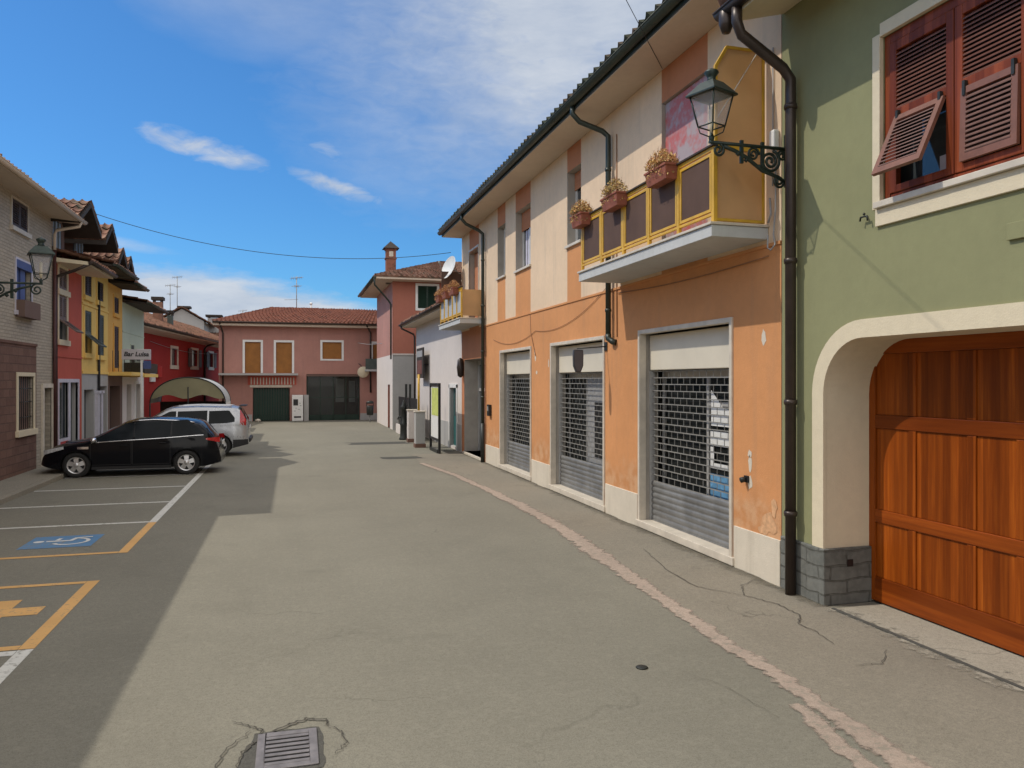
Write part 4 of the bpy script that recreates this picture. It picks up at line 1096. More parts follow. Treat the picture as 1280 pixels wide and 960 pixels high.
# ---- wrought-iron lantern at the corner, and its twin on the left
def spiral(c, r0, r1, a0, a1, F, n=22):
    return [F(c[0]+(r0+(r1-r0)*k/n)*math.cos(a0+(a1-a0)*k/n), c[1]+(r0+(r1-r0)*k/n)*math.sin(a0+(a1-a0)*k/n), 0) for k in range(n+1)]
def lantern(name, label, base_, dirx, length, s_=1., rot=0., thick=1.5, bs=None):
    bs = bs or s_
    """base_: fixing point on the wall; the arm runs along dirx (+1/-1 in x)"""
    bx, by, bz = base_
    t = thing(name, label, 'street lamp', base_, 0, 'wrought-iron wall lanterns')
    F = lambda a,b,c=0: (bx+dirx*a, by+c, bz+b)
    m = MB(); r = .011*bs*thick
    m.tube([F(0,0),F(length+.03,0)], r*1.2, 8)
    m.fbox(F, -.0,.03,-.42*bs,.16*bs,-.03,.03)
    m.tube([F(.02,-.38*bs),F(.12,-.32*bs),F(.32*bs,-.26*bs),F(.52*bs,-.13*bs),F(.66*bs,-.07*bs),F(.80*bs,-.03*bs)], r*1.3, 8)
    m.tube(spiral((.22*bs,-.15*bs), .125*bs, .02*bs, PI*.6, PI*5.2, F, 40), r, 7)
    m.tube(spiral((.43*bs,-.09*bs), .075*bs, .015*bs, PI*1.0, -PI*2.6, F, 30), r*.85, 7)
    m.tube(spiral((.10*bs,-.37*bs), .07*bs, .015*bs, PI*.3, -PI*3.0, F, 26), r*.85, 7)
    m.tube(spiral((.86*bs,-.08*bs), .07*bs, .015*bs, PI*.6, PI*3.6, F, 26), r*.9, 7)
    m.tube(spiral((.07*bs,-.08*bs), .06*bs, .015*bs, 0, PI*3.4, F, 24), r*.8, 6)
    for a in (.30,.56): m.fbox(F, a*bs,(a+.035)*bs,-.20*bs if a>.4 else -.27*bs,.05*bs,-.016,.016)
    for (a,b) in ((.52,-.16),(.36,-.22),(.62,-.10)):
        m.lathe([(0,-.03*bs),(.03*bs,0),(0,.03*bs)], F(a*bs,b*bs), 'z', 7)
    m.build('bracket', M['lampiron'], t)
    # lantern body
    cx, cy = bx+dirx*length, by
    Z = lambda h: bz+h*s_
    def sq(hw, h, o=0):
        return [(cx+hw*s_*math.cos(PI/4+rot+PI/2*k)*1.4142, cy+hw*s_*math.sin(PI/4+rot+PI/2*k)*1.4142, Z(h)) for k in range(4)]
    m = MB()
    top, bot = sq(.20,.62), sq(.125,.21)
    for k in range(4):
        m.tube([bot[k],top[k]], .011*s_, 6)
        m.tube([bot[k],bot[(k+1)%4]], .010*s_, 6); m.tube([top[k],top[(k+1)%4]], .010*s_, 6)
        b0 = Vector(bot[k]); c0 = Vector((cx,cy,Z(.06)))
        m.tube([b0, b0.lerp(c0,.5)+Vector((b0.x-cx,b0.y-cy,-.02))*.35, c0], .009*s_, 6)
    m.lathe([(.0,-.01),(.022,.0),(.035,.05),(.02,.09),(.012,.12)], (cx,cy,bz), 'z', 10)
    m.build('lantern_frame', M['lampiron'], t)
    m = MB()
    eave, mid = sq(.245,.615), sq(.11,.80)
    m.face(eave); 
    e2 = sq(.245,.635)
    for k in range(4):
        k2 = (k+1)%4
        m.face([eave[k],eave[k2],e2[k2],e2[k]]); m.face([e2[k],e2[k2],mid[k2],mid[k]])
    m.face(mid)
    m.lathe([(.085*s_,Z(.80)-bz),(.055*s_,Z(.85)-bz),(.06*s_,Z(.88)-bz),(.10*s_,Z(.93)-bz),(.085*s_,Z(.96)-bz),(.03*s_,Z(.985)-bz),(.0,Z(1.0)-bz)], (cx,cy,bz), 'z', 14)
    m.build('cap', M['lampiron'], t)
    m = MB()
    tg, bg_ = sq(.19,.605), sq(.118,.22)
    for k in range(4):
        k2 = (k+1)%4; m.face([bg_[k],bg_[k2],tg[k2],tg[k]])
    m.build('glass', M['lampglass'], t, recalc=False)
    m = MB(); m.lathe([(.018*s_,.12*s_),(.03*s_,.20*s_),(.03*s_,.44*s_),(.012*s_,.47*s_)], (cx,cy,bz), 'z', 10); m.build('bulb', M['bulb'], t)
    return t
def pale_glass(name):  # pale diffuse mix on frosted panes, standing in for the sky they reflect
    m, T, b = base(name, .25, 0, .5); b.inputs['Base Color'].default_value = (.75,.74,.76,1)
    tr = T.new('ShaderNodeBsdfTransparent'); tl = T.new('ShaderNodeBsdfTranslucent'); tl.inputs[0].default_value = (.8,.79,.8,1)
    m1 = T.new('ShaderNodeMixShader'); m1.inputs[0].default_value = .5; T.ln(b.outputs[0], m1.inputs[1]); T.ln(tl.outputs[0], m1.inputs[2])
    m2 = T.new('ShaderNodeMixShader'); m2.inputs[0].default_value = .30; T.ln(tr.outputs[0], m2.inputs[1]); T.ln(m1.outputs[0], m2.inputs[2])
    T.ln(m2.outputs[0], T.n['Material Output'].inputs['Surface']); return m
M['lampglass'] = pale_glass('pale_lantern_glass')
M['bulb'] = plain('unlit_bulb', (.70,.62,.45), .4, 0, .05, 4)
lantern('street_lamp', 'black wrought-iron lantern on a scrolled bracket beside the ochre balcony and brown downpipe', (5.70,7.93,5.27), -1, 1.02, .86, .35, 1.5, 1.08)
t = thing('wall_conduit', 'loose pale cable loops and grey box on the wall end beneath the lantern bracket', 'cable', (XR,8.2,4.4))
mb = MB()
mb.tube([FR(8.12,5.4,.03),FR(8.13,5.0,.03),FR(8.12,4.6,.04),FR(8.16,4.3,.04),FR(8.10,4.16,.06),FR(8.16,4.10,.08),FR(8.24,4.14,.07),FR(8.26,4.3,.05)], .010, 6)
mb.tube([FR(8.2,6.6,.02),FR(8.2,5.6,.02),FR(8.21,4.9,.02)], .008, 6); mb.tube([FR(8.22,4.75,.05),FR(8.2,4.55,.05),FR(8.26,4.45,.05)], .012, 6)
mb.build('loop', M['grey'], t)
mb = MB(); mb.fbox(FR, 8.085,8.19,5.33,5.56,.003,.09); mb.build('junction_box', M['whitepaint'], t, bevel=.02)
# ================================================================== white low house
WH = thing('white_house', 'low white house with grey base between the orange house and the tall pink one', 'house', (XR,26.4,0))
W0, W1, WZt = 26.32, 36.6, 5.1
mb = MB()
wall_grid(mb, FR, W0,W1,0,WZt, [(27.15,28.35,.1,2.24,.2)], depth=.2, rev=1)
shell(mb, FR, W0,W1,WZt,7.)
mb.build('wall', [M['white'],M['greyplaster']], WH, recalc=False)
mb = MB()
for p,q in ((W0+.02,27.14),(28.36,31.6)): mb.fbox(FR, p,q,0,.95,-.02,.02)
mb.build('plinth', M['greyplaster'], WH)
mb = MB()
for (p,q,r,s_) in ((27.0,27.13,.0,2.36),(28.37,28.5,.0,2.36),(27.0,28.5,2.245,2.40)): mb.fbox(FR, p,q,r,s_,-.02,.035)
mb.build('door_surround', M['whitepaint'], WH)
mb = MB(); mb.fbox(FR, 27.15,28.35,.1,2.24,-.19,-.13); dr = mb.build('door', M['teal'], WH)
mb = MB(); mb.fbox(FR, 27.35,28.15,1.2,2.05,-.128,-.122); mb.build('pane', M['winglass'], dr)
mb = MB(); tiles(mb, (5.05,W0+.05,5.22),(5.05,37.2,5.22),(XR+3.6,37.2,6.6),(XR+3.6,W0+.05,6.6), .25,.38,.04)
tiles(mb, (XR+7.2,W0+.05,5.2),(XR+7.2,37.2,5.2),(XR+3.6,37.2,6.6),(XR+3.6,W0+.05,6.6), .25,.38,.04)
mb.build('roof', M['tile_old'], WH, recalc=False)
mb = MB(); mb.hexa([(5.07,W0+.06,5.06),(XR-.003,W0+.06,5.06),(XR-.003,37.15,5.06),(5.07,37.15,5.06),(5.07,W0+.06,5.16),(XR,W0+.06,5.40),(XR,37.15,5.40),(5.07,37.15,5.16)])
mb.build('soffit', M['soffit'], WH)
mb = MB(); gutter(mb, (5.01,W0+.05,5.18),(5.01,37.2,5.18), .07)
mb.tube([(5.01,36.9,5.12),(5.05,36.85,5.0),(5.6,36.65,4.72),(5.64,36.6,4.6),(5.64,36.6,1.2)], .045, 8); mb.build('gutter', M['brownpipe'], WH)
# things in front of the white house
t = thing('notice_board', 'freestanding black-framed notice board with yellow-green poster on the right pavement', 'notice board', (4.85,26.8,0))
fn = lambda a,b,c=0: (4.85-c, a, b)
mb = MB()
for a in (25.95,27.65): mb.fbox(fn, a-.035,a+.035,0,2.42,-.04,.04)
mb.fbox(fn, 25.985,27.615,2.32,2.42,-.04,.04); mb.fbox(fn, 25.985,27.615,.42,.50,-.03,.03)
mb.build('frame', M['black'], t)
mb = MB(); mb.fbox(fn, 25.99,27.61,.50,2.32,-.02,.0); mb.build('board', M['whitepaint'], t)
mb = MB(); mb.fbox(fn, 26.15,27.45,1.28,2.25,.001,.006)
M['limeposter'] = plain('lime_poster', (.55,.60,.16), .6, 0, .2, 4)
mb.build('poster', M['limeposter'], t)
mb = MB(); mb.box(4.80,4.90,26.1,27.5,0,.12); mb.build('foot', M['castiron'], t)
t = thing('wall_sign', 'brown framed vertical hanging sign with small white header on the white house corner', 'sign', (5.6,33.9,3.2))
fw_ = lambda a,b,c=0: (5.42-c, a, b)
mb = MB(); mb.fbox(fw_, 32.85,34.6,2.62,3.95,-.06,.0); mb.build('panel', M['timber'], t, bevel=.02)
mb = MB(); mb.fbox(fw_, 33.0,34.45,3.55,3.82,.001,.012); mb.build('header', M['grey'], t)
mb = MB(); mb.fbox(fw_, 33.1,34.35,2.8,3.4,.001,.010)
M['rustsign'] = plain('rusty_sign_picture', (.16,.06,.045), .6, 0, .4, 5)
mb.build('picture', M['rustsign'], t)
mb = MB()
for a in (33.1,34.3): mb.tube([(5.44,a,3.2),(5.70,a,3.2)], .02, 6)
mb.build('bracket', M['castiron'], t)
mb = MB(); mb.tube([(5.35,33.2,2.62),(5.35,33.2,1.6)], .05, 8); 
for k, (x,y,h,lb) in enumerate(((4.62,28.75,1.32,'grey rendered gate pillar nearest the notice board'),(4.72,31.3,1.28,'white rendered gate pillar beside the black gate'))):
    t = thing('gate_pillar', lb, 'pillar', (x,y,0), 0, 'gate pillars by the white house')
    mb = MB(); mb.box(x-.18,x+.18,y-.2,y+.2,.14,h); mb.build('shaft', M['white' if k else 'greyplaster'], t, bevel=.015)
    mb = MB(); mb.box(x-.2,x+.2,y-.22,y+.22,0,.14); mb.build('foot', M['redstone'], t)
    mb = MB(); mb.box(x-.21,x+.21,y-.23,y+.23,h+.002,h+.05); mb.build('cap', M['marble'], t, bevel=.01)
t = thing('yellow_post', 'thin yellow and grey pole standing left of the notice board', 'post', (4.72,29.6,0))
mb = MB(); mb.tube([(4.72,29.6,1.3),(4.72,29.6,2.75)], .045, 8); mb.build('upper_tube', M['yellow'], t)
mb = MB(); mb.tube([(4.72,29.6,0),(4.72,29.6,1.3)], .055, 8); mb.build('lower_tube', M['grey'], t)
mb = MB(); mb.box(4.86,4.94,31.6,37.5,0,.42); mb.build('base', M['white'], None); 
low = bpy.data.objects['base']; low.name = 'garden_wall'; tag(low, 'low white kerb wall under the black gate panels', 'low wall')
t = thing('black_gate', 'black sheet-metal gate with two tall posts before the white house', 'gate', (4.95,34,0))
mb = MB(); mb.box(4.965,4.99,31.7,37.3,.43,1.75); mb.build('panel', M['black'], t)
for y_ in (33.6,34.8):
    mb = MB(); mb.box(4.93,5.02,y_-.06,y_+.06,.43,2.35); mb.build('post', M['castiron'], t)
t = thing('iron_pump', 'dark tapered cast-iron street pump in front of the black gate', 'water pump', (4.55,32.6,0))
mb = MB(); mb.lathe([(.19,0),(.19,.06),(.15,.12),(.14,.6),(.17,.66),(.12,.72),(.10,1.25),(.14,1.32),(.12,1.42),(.05,1.55),(.03,1.66),(0,1.7)], (4.55,32.6,0), 'z', 14); mb.build('column', M['castiron'], t)
mb = MB(); mb.tube([(4.50,32.6,.95),(4.34,32.6,.98),(4.30,32.6,.86)], .03, 7); mb.build('spout', M['castiron'], t)
mb = MB(); mb.tube([(4.6,32.55,1.4),(4.74,32.4,1.5),(4.8,32.3,1.1)], .018, 6); mb.build('handle', M['castiron'], t)

# ================================================================== tall pink house
TP = thing('tall_pink_house', 'tall brick-pink house with tiled hip roof, brick chimney and green shutters', 'house', (4.95,39.5,0))
FT = lambda a,b,c=0: (4.95-c, a, b)          # west face
FS = lambda a,b,c=0: (a, 39.5-c, b)          # south face
mb = MB()
TZ = 7.62
mi = lambda a,b: 1 if b < 3.85 else 0
wall_grid(mb, FS, 4.95,13,0,TZ, [(6.25,7.25,6.25,7.42,.12)], mi, [], [3.85], .12)  # south face: grey and deeper pink put its shade into the colour
wall_grid(mb, FT, 39.5,47,0,TZ, [(40.6,41.5,.0,2.3,.15)], lambda a,b: 2 if b < 3.85 else 3, [], [3.85], .15)  # west face: white and paler pink put its sunlight into the colour
mb.face([(13,39.5,0),(13,47,0),(13,47,TZ),(13,39.5,TZ)]); mb.face([(4.95,47,0),(13,47,0),(13,47,TZ),(4.95,47,TZ)])
mb.build('wall', [M['brickpink'],M['greyplaster'],M['white'],M['pinkwall']], TP, recalc=False)
mb = MB(); mb.box(4.93,13,39.46,39.498,3.82,3.90); mb.build('string_course', M['white'], TP)
mb = MB(); mb.fbox(FT, 40.6,41.5,0,2.3,-.14,-.1); mb.build('door', M['winglass'], TP)
mb = MB()
for (p,q,r,s_) in ((6.13,6.25,6.13,7.54),(7.25,7.37,6.13,7.54),(6.25,7.25,7.42,7.54),(6.25,7.25,6.13,6.25)): mb.fbox(FS, p,q,r,s_,-.02,.03)
wn = mb.build('window', M['whitepaint'], TP)
for (p,q) in ((6.255,6.745),(6.755,7.245)):
    mb = MB(); mb.fbox(FS, p,q,6.255,7.415,-.06,-.03); slats(mb, FS, p+.05,q-.05,6.3,7.38,-.02,16)
    mb.build('shutter', M['greenmetal'], wn)
ov = .95
A_,B_,C_,D_ = (4.95-ov,39.5-ov,7.72),(13+ov,39.5-ov,7.72),(13+ov,47+ov,7.72),(4.95-ov,47+ov,7.72)
R1,R2 = (8.2,43.25,9.25),(9.8,43.25,9.25)
mb = MB(); tiles(mb, A_,B_,R2,R1,.26,.4,.05); tiles(mb, D_,A_,R1,R1,.26,.4,.05); tiles(mb, B_,C_,R2,R2,.26,.4,.05); tiles(mb, C_,D_,R1,R2,.26,.4,.05)
rf = mb.build('roof', M['tile_old'], TP, recalc=False)
mb = MB(); mb.box(4.95-ov+.03,13+ov-.03,39.5-ov+.03,47+ov-.03,7.60,7.70); mb.build('soffit', M['soffit'], TP)
mb = MB(); gutter(mb, (4.95-ov-.05,39.5-ov,7.70),(4.95-ov-.05,47+ov,7.70), .08)
mb.tube([(4.95-ov-.05,39.5-ov+.1,7.64),(4.95-ov-.03,39.5-ov+.2,7.3),(4.72,39.35,6.6),(4.86,39.44,6.4),(4.86,39.44,3.6)], .045, 8)
mb.build('gutter', M['gutter'], TP)
mb = MB(); mb.box(4.72,5.22,40.2,40.7,7.6,9.38); ch = mb.build('chimney', M['tile_red'], TP)
mb = MB(); mb.box(4.68,5.26,40.16,40.74,8.86,8.93); mb.box(4.68,5.26,40.16,40.74,9.33,9.395)
mb.build('crown', M['tile_red'], ch)
mb = MB(); mb.box(4.86,5.08,40.19,40.198,8.98,9.25); mb.build('flue', M['marble'], ch)
mb = MB()
p = [(4.56,40.04,9.40),(5.38,40.04,9.40),(5.38,40.86,9.40),(4.56,40.86,9.40)]
ap = (4.97,40.45,9.82)
for k in range(4): mb.face([p[k],p[(k+1)%4],ap])
mb.face(p); mb.build('cowl', M['timber'], ch)

# ================================================================== pink house closing the street
PH = thing('pink_house', 'dusty pink house closing the street with orange roller blinds and green garage', 'house', (0,50,0))
FE = lambda a,b,c=0: (a, 50-c, b)
E0, E1, EZ = -4.3, 8.2, 6.0
GAR = (-2.33,-.14,0.,2.06,.25); PORT = (.87,4.19,0.,2.92,2.2)
PW = [(-2.79,-1.86,2.98,4.9),(-.96,0.,2.98,4.9),(1.85,3.04,3.88,4.95),(5.0,5.55,3.30,4.9)]
mb = MB()
wall_grid(mb, FE, E0,E1,0,EZ, [GAR,PORT]+[(a,b,c,d,.14) for a,b,c,d in PW]+[(5.38,6.1,.0,2.48,.15)], lambda a,b: 0, [], [], .14)
shell(mb, FE, E0,E1,EZ,9., 0)
mb.build('wall', M['pinkwall'], PH, recalc=False)
mb = MB()
for p,q in ((4.2,5.37),(-4.28,-2.36)): mb.fbox(FE, p,q,0,.42,-.02,.02)
mb.build('plinth', M['greyplaster'], PH)
for (a,b,c,d) in PW:
    mb = MB()
    for (p,q,r,s_) in ((a-.13,a,c-(.1 if c>3.5 else 0),d+.13),(b,b+.13,c-(.1 if c>3.5 else 0),d+.13),(a,b,d,d+.13)): mb.fbox(FE, p,q,r,s_,-.02,.03)
    if c > 3.5: mb.fbox(FE, a,b,c-.1,c,-.02,.03)
    wn = mb.build('window', M['whitepaint'], PH)
    mb = MB(); n = 30
    for k in range(n): mb.fbox(FE, a+.004,b-.004,c+(d-c)*k/n,c+(d-c)*(k+.82)/n,-.13,-.10)
    mb.fbox(FE, a+.004,b-.004,c,d,-.138,-.131)
    mb.build('roller_blind', M['blind'], wn)
mb = MB(); mb.fbox(FE, -4.25,.36,2.84,2.96,-.02,.75); mb.build('balcony', M['greyplaster'], PH)
mb = MB(); n = 14
for k in range(n):
    mb.fbox(FE, -2.3+2.12*k/n,-2.3+2.12*(k+1)/n-.012,.02,2.05,-.24,-.20)
mb.build('garage_door', M['greenmetal'], PH)
mb = MB(); mb.fbox(FE, -2.5,.0,2.09,2.24,-.02,.06); mb.build('lintel', M['marble'], PH)
mb = MB(); mb.fbox(FE, -2.62,.26,2.245,2.80,.0,.03)
gr_ = mb.build('lattice_backing', M['coral'], PH)
mb = MB()
for k in range(15): mb.fbox(FE, -2.45+.18*k,-2.45+.18*k+.07,2.27,2.70,.03,.05)
mb.build('lattice', M['marble'], gr_)
M['porchglass'] = glassmat('porch_glass', (.82,.84,.83), .18)
# glazed porch
mb = MB(); c = -1.6
mb.fbox(FE, .87,2.6,0,2.9,c-.1,c); mb.build('porch_wall', M['greyplaster'], PH)
mb = MB(); mb.fbox(FE, 2.6,4.19,0,2.9,c-.1,c)
mb.fbox(FE, .88,4.18,2.78,2.91,-1.6,-.05); mb.build('porch_back', M['brownwall'], PH)
for (p,q,r,s_) in ((2.75,3.3,1.1,2.65),(3.6,4.0,1.1,2.5)):
    mb = MB(); mb.fbox(FE, p,q,r,s_,c+.002,c+.02); mb.build('porch_window', M['whitepaint'], PH)
mb = MB()
for a in (.9,1.7,2.5,3.3,4.12): mb.fbox(FE, a,a+.05,0,2.9,-.35,-.30)
mb.fbox(FE, .95,4.12,.0,.34,-.35,-.30); mb.fbox(FE, .95,4.12,1.42,1.46,-.34,-.31)
pg = mb.build('porch_frame', M['greenmetal'], PH)
mb = MB(); mb.fbox(FE, .9,4.17,.34,2.9,-.33,-.32); mb.build('pane', M['porchglass'], pg)
mb = MB(); mb.fbox(FE, 5.38,6.1,0,2.48,-.14,-.10); mb.build('door', M['teal'], PH)
mb = MB(); mb.fbox(FE, 4.45,6.3,3.10,3.22,-.02,.8); b_ = mb.build('balcony', M['concrete'], PH)
mb = MB()
mb.fbox(FE, 4.47,6.28,3.24,3.9,.74,.78); mb.build('sheet_rail', M['greenshutter'], b_)
# roof
mb = MB(); e = .65; rz_ = 7.45
tiles(mb, (E0-.3,50-e,6.10),(E1,50-e,6.10),(E1,54.5,rz_),(-1.2,54.5,rz_), .25,.4,.04)
tiles(mb, (E0-.3,59,6.10),(E0-.3,50-e,6.10),(-1.2,54.5,rz_),(-1.2,54.5,rz_), .25,.4,.04)
tiles(mb, (E1,59,6.10),(E0-.3,59,6.10),(-1.2,54.5,rz_),(E1,54.5,rz_), .25,.4,.04)
mb.build('roof', M['tile_red'], PH, recalc=False)
mb = MB(); mb.box(E0-.28,E1,50-e+.03,59,5.86,6.02); mb.build('soffit', M['soffit'], PH)
mb = MB(); gutter(mb, (E0-.3,50-e-.06,6.08),(E1,50-e-.06,6.08), .085)
mb.tube([(-4.2,50-e-.06,6.0),(-4.1,49.9,5.6),(-4.05,49.93,5.4),(-4.05,49.93,0)], .05, 8)
mb.tube([(4.55,50-e-.06,6.0),(4.85,49.92,5.6),(4.85,49.92,5.4),(4.85,49.92,1.75)], .055, 8)
mb.build('gutter', M['brownpipe'], PH)
# vending kiosk, lamp, bin, stone by the garage
t = thing('vending_machine', 'white vending machine with dark screen beside the green garage door', 'vending machine', (.32,49.6,0))
mb = MB(); mb.box(0.,.66,49.2,49.95,.02,1.62); mb.build('cabinet', M['whitepaint'], t, bevel=.02)
mb = MB(); mb.box(.08,.36,49.185,49.198,.98,1.36); mb.build('screen', M['black'], t)
mb = MB(); mb.box(.12,.54,49.185,49.198,.22,.32); mb.build('tray', M['black'], t)
for (x,z) in ((.42,1.1),(.46,.95),(.2,.8),(.36,.72),(.12,.62)):
    mb = MB(); mb.box(x,x+.10,49.187,49.197,z,z+.035); mb.build('button', M['grey'], t)
mb = MB(); mb.box(.70,1.0,49.5,49.96,0,1.62); tag(mb.build('utility_cabinet', M['greyplaster'], None, bevel=.015), 'narrow grey cabinet right of the white vending machine', 'cabinet')
t = thing('litter_bin', 'small dark hooded litter bin on a post before the pink wall', 'litter bin', (4.55,47.2,0))
mb = MB(); mb.tube([(4.55,47.2,0),(4.55,47.2,.5)], .04, 8); mb.build('post', M['grey'], t)
mb = MB(); mb.lathe([(.17,.42),(.20,.45),(.22,.95),(.19,1.0),(.0,1.0)], (4.55,47.2,0), 'z', 14); mb.build('drum', M['castiron'], t)
mb = MB(); mb.lathe([(.24,1.12),(.20,1.25),(.0,1.30)], (4.55,47.2,0), 'z', 14); mb.tube([(4.35,47.2,.95),(4.35,47.2,1.13)], .02, 5); mb.tube([(4.75,47.2,.95),(4.75,47.2,1.13)], .02, 5); mb.build('hood', M['castiron'], t)
t = thing('round_sign', 'plain round cream disc sign on the pink wall at the porch corner', 'sign', (4.35,49.6,3.0))
mb = MB(); mb.lathe([(0,-.03),(.34,-.03),(.36,0),(.34,.03),(0,.03)], (4.35,49.55,3.05), 'y', 24); mb.build('disc', M['trim'], t)
mb = MB(); mb.tube([(4.1,49.98,3.6),(4.2,49.6,3.5),(4.3,49.56,3.35)], .02, 6); mb.build('arm', M['castiron'], t)
mb = MB(); mb.lathe([(.0,0),(.16,.02),(.18,.10),(.10,.17),(0,.18)], (-2.0,49.3,0), 'z', 10); tag(mb.build('stone', M['marble'], None), 'pale round stone on the ground before the green garage', 'stone')

# antennas
def antenna(x,y,z0,h,label,kind=0):
    t = thing('roof_antenna', label, 'antenna', (x,y,z0), 0, 'television aerials on the far roofs')
    mb = MB(); mb.tube([(x,y,z0),(x,y,z0+h)], .03, 6); mb.build('mast', M['steel'], t)
    mb = MB()
    for (zz,l,n,ang) in ((z0+h-.08,.75,6,.4),(z0+h*.72,.6,3,1.9)):
        d = Vector((math.cos(ang),math.sin(ang),.15 if zz > z0+h*.8 else 0)); p0 = Vector((x,y,zz))-d*l*.5; q0 = p0+d*l
        mb.tube([p0,q0], .018, 5); s_ = Vector((-d.y,d.x,0)).normalized()
        for k in range(n):
            c_ = p0.lerp(q0,k/(n-1)); mb.tube([c_-s_*.28,c_+s_*.28], .011, 4)
            mb.tube([c_-Vector((0,0,.12)),c_+Vector((0,0,.12))], .010, 4)
    if kind:
        mb.tube([(x-.8,y,z0+.7),(x+.1,y,z0+.75)], .014, 4)
    mb.build('aerial', M['grey'], t)
antenna(.3,54.4,7.3,2.3,'tall thin television aerial on the ridge of the pink house',1)
t = thing('roof_vent', 'small white vent pipe beside the aerial on the pink ridge', 'vent', (1.2,54.2,7.3))
mb = MB(); mb.tube([(1.25,54.3,7.2),(1.25,54.3,7.75)], .06, 8); mb.lathe([(.1,0),(.1,.1),(0,.16)], (1.25,54.3,7.72), 'z', 8); mb.build('pipe', M['whitepaint'], t)

# ================================================================== crimson house behind the marquee
RH = thing('crimson_house', 'crimson two-storey house with dark shutters behind the marquee', 'house', (-7.5,42,0))
FC = frame(-7.6,41.5,2.35,22,1)
CL, CZ = 24., 5.05
mb = MB()
CW = [(7.35,8.7,3.42,4.42),(12.3,14.0,3.46,4.52),(17.5,18.9,3.5,4.5)]
wall_grid(mb, FC, -1,CL,0,CZ, [(a,b,c,d,.15) for a,b,c,d in CW])
shell(mb, FC, -1,CL,CZ,9.)
mb.build('wall', M['redwall'], RH, recalc=False)
for k, (a,b,c,d) in enumerate(CW):
    mb = MB()
    for (p,q,r,s_) in ((a-.15,a,c-.15,d+.15),(b,b+.15,c-.15,d+.15),(a,b,d,d+.15),(a-.25,b+.25,c-.22,c)): mb.fbox(FC, p,q,r,s_,-.02,.05)
    wn = mb.build('window', M['marble'], RH)
    mb = MB(); mb.fbox(FC, a,b,c,d,-.14,-.10); mb.build('pane', M['winglass'], wn)
    if k:
        for s_ in (0,1):
            mb = MB(); p,q = (a-.95,a-.16) if s_ == 0 else (b+.16,b+.95)
            mb.fbox(FC, p,q,c-.05,d+.05,.03,.08); mb.build('shutter', M['darkshutter'], wn)
mb = MB(); tiles(mb, FC(-2,5.28,.9),FC(CL,5.28,.9),FC(CL,6.75,-2.4),FC(-2,6.75,-2.4),.26,.4,.04)
tiles(mb, FC(-2,5.28,-9.4),FC(CL,5.28,-9.4),FC(CL,6.75,-2.4),FC(-2,6.75,-2.4),.26,.4,.04)
mb.build('roof', M['tile_brown'], RH, recalc=False)
mb = MB(); mb.hexa([FC(-2,5.1,.88),FC(CL,5.1,.88),FC(CL,5.0,-.01),FC(-2,5.0,-.01),FC(-2,5.22,.88),FC(CL,5.22,.88),FC(CL,5.4,-.01),FC(-2,5.4,-.01)]); mb.build('soffit', M['soffit'], RH)
mb = MB(); gutter(mb, FC(-2,5.24,.96),FC(CL,5.24,.96),.09)
mb.tube([FC(15.9,5.2,.96),FC(15.9,4.9,.2),FC(15.9,4.7,.07),FC(15.9,.0,.07)], .07, 8); mb.build('gutter', M['brownpipe'], RH)
def chimney(parent, x,y,z0,z1,w,mat,crown='timber'):
    mb = MB(); mb.box(x-w/2,x+w/2,y-w/2,y+w/2,z0,z1); c_ = mb.build('chimney', M[mat], parent)
    mb = MB(); mb.box(x-w*.66,x+w*.66,y-w*.66,y+w*.66,z1+.12,z1+.30)
    for sx in (-1,1):
        for sy in (-1,1): mb.box(x+sx*w*.4-.05,x+sx*w*.4+.05,y+sy*w*.4-.05,y+sy*w*.4+.05,z1,z1+.12)
    mb.build('cowl', M[crown], c_)
chimney(RH, -7.55,49.0,5.4,7.1,.5,'tile_brown')
chimney(RH, -7.0,49.8,5.4,6.4,.3,'greenshutter')
t = thing('wall_bracket_lamp', 'white globe lamp under the crimson house eave beside the pink house', 'lamp', FC(20.2,4.55,.3))
mb = MB(); mb.lathe([(0,-.22),(.18,-.14),(.22,0),(.16,.16),(0,.22)], FC(20.2,4.5,.5), 'z', 12); mb.build('globe', M['whitepaint'], t)
mb = MB(); mb.tube([FC(20.2,4.75,.0),FC(20.2,4.78,.5)], .03, 6); mb.build('arm', M['castiron'], t)
t = thing('wall_flag_sign', 'small white plaque on the crimson wall above the marquee', 'sign', FC(3.4,2.7,.1))
mb = MB(); mb.fbox(FC, 3.0,3.8,2.45,2.95,.02,.1); mb.build('plaque', M['whitepaint'], t)
mb = MB(); mb.fbox(FC, 4.2,4.9,2.7,3.3,.02,.16); tag(mb.build('alarm_box', M['redplastic'], None, bevel=.02), 'dark red box on the crimson wall above the marquee', 'alarm box')

# ---- distant roofs beyond the crimson house
DH = thing('far_gable_house', 'distant pale gabled house peeping over the crimson roof', 'house', (-10,72,0))
fdh = lambda a,b,c=0: (a, 72-c, b)
mb = MB(); mb.prism([(-11.0,0),(-7.4,0),(-7.4,7.7),(-9.2,8.75),(-11.0,7.7)], fdh, 0,-10); mb.build('wall', M['greyplaster'], DH)
mb = MB(); tiles(mb, (-6.9,71.6,7.5),(-6.9,82,7.5),(-9.2,82,8.85),(-9.2,71.6,8.85),.3,.45,.05); tiles(mb, (-11.5,71.6,7.5),(-11.5,82,7.5),(-9.2,82,8.85),(-9.2,71.6,8.85),.3,.45,.05)
mb.build('roof', M['tile_brown'], DH, recalc=False)
chimney(DH, -9.1,73,8.2,8.75,.8,'greyplaster')
DH2 = thing('far_roof_house', 'distant house with cluttered grey chimneys right of the pale gable', 'house', (-6,76,0))
mb = MB(); mb.box(-7.0,2.,76,84,0,6.6); mb.build('wall', M['greyplaster'], DH2)
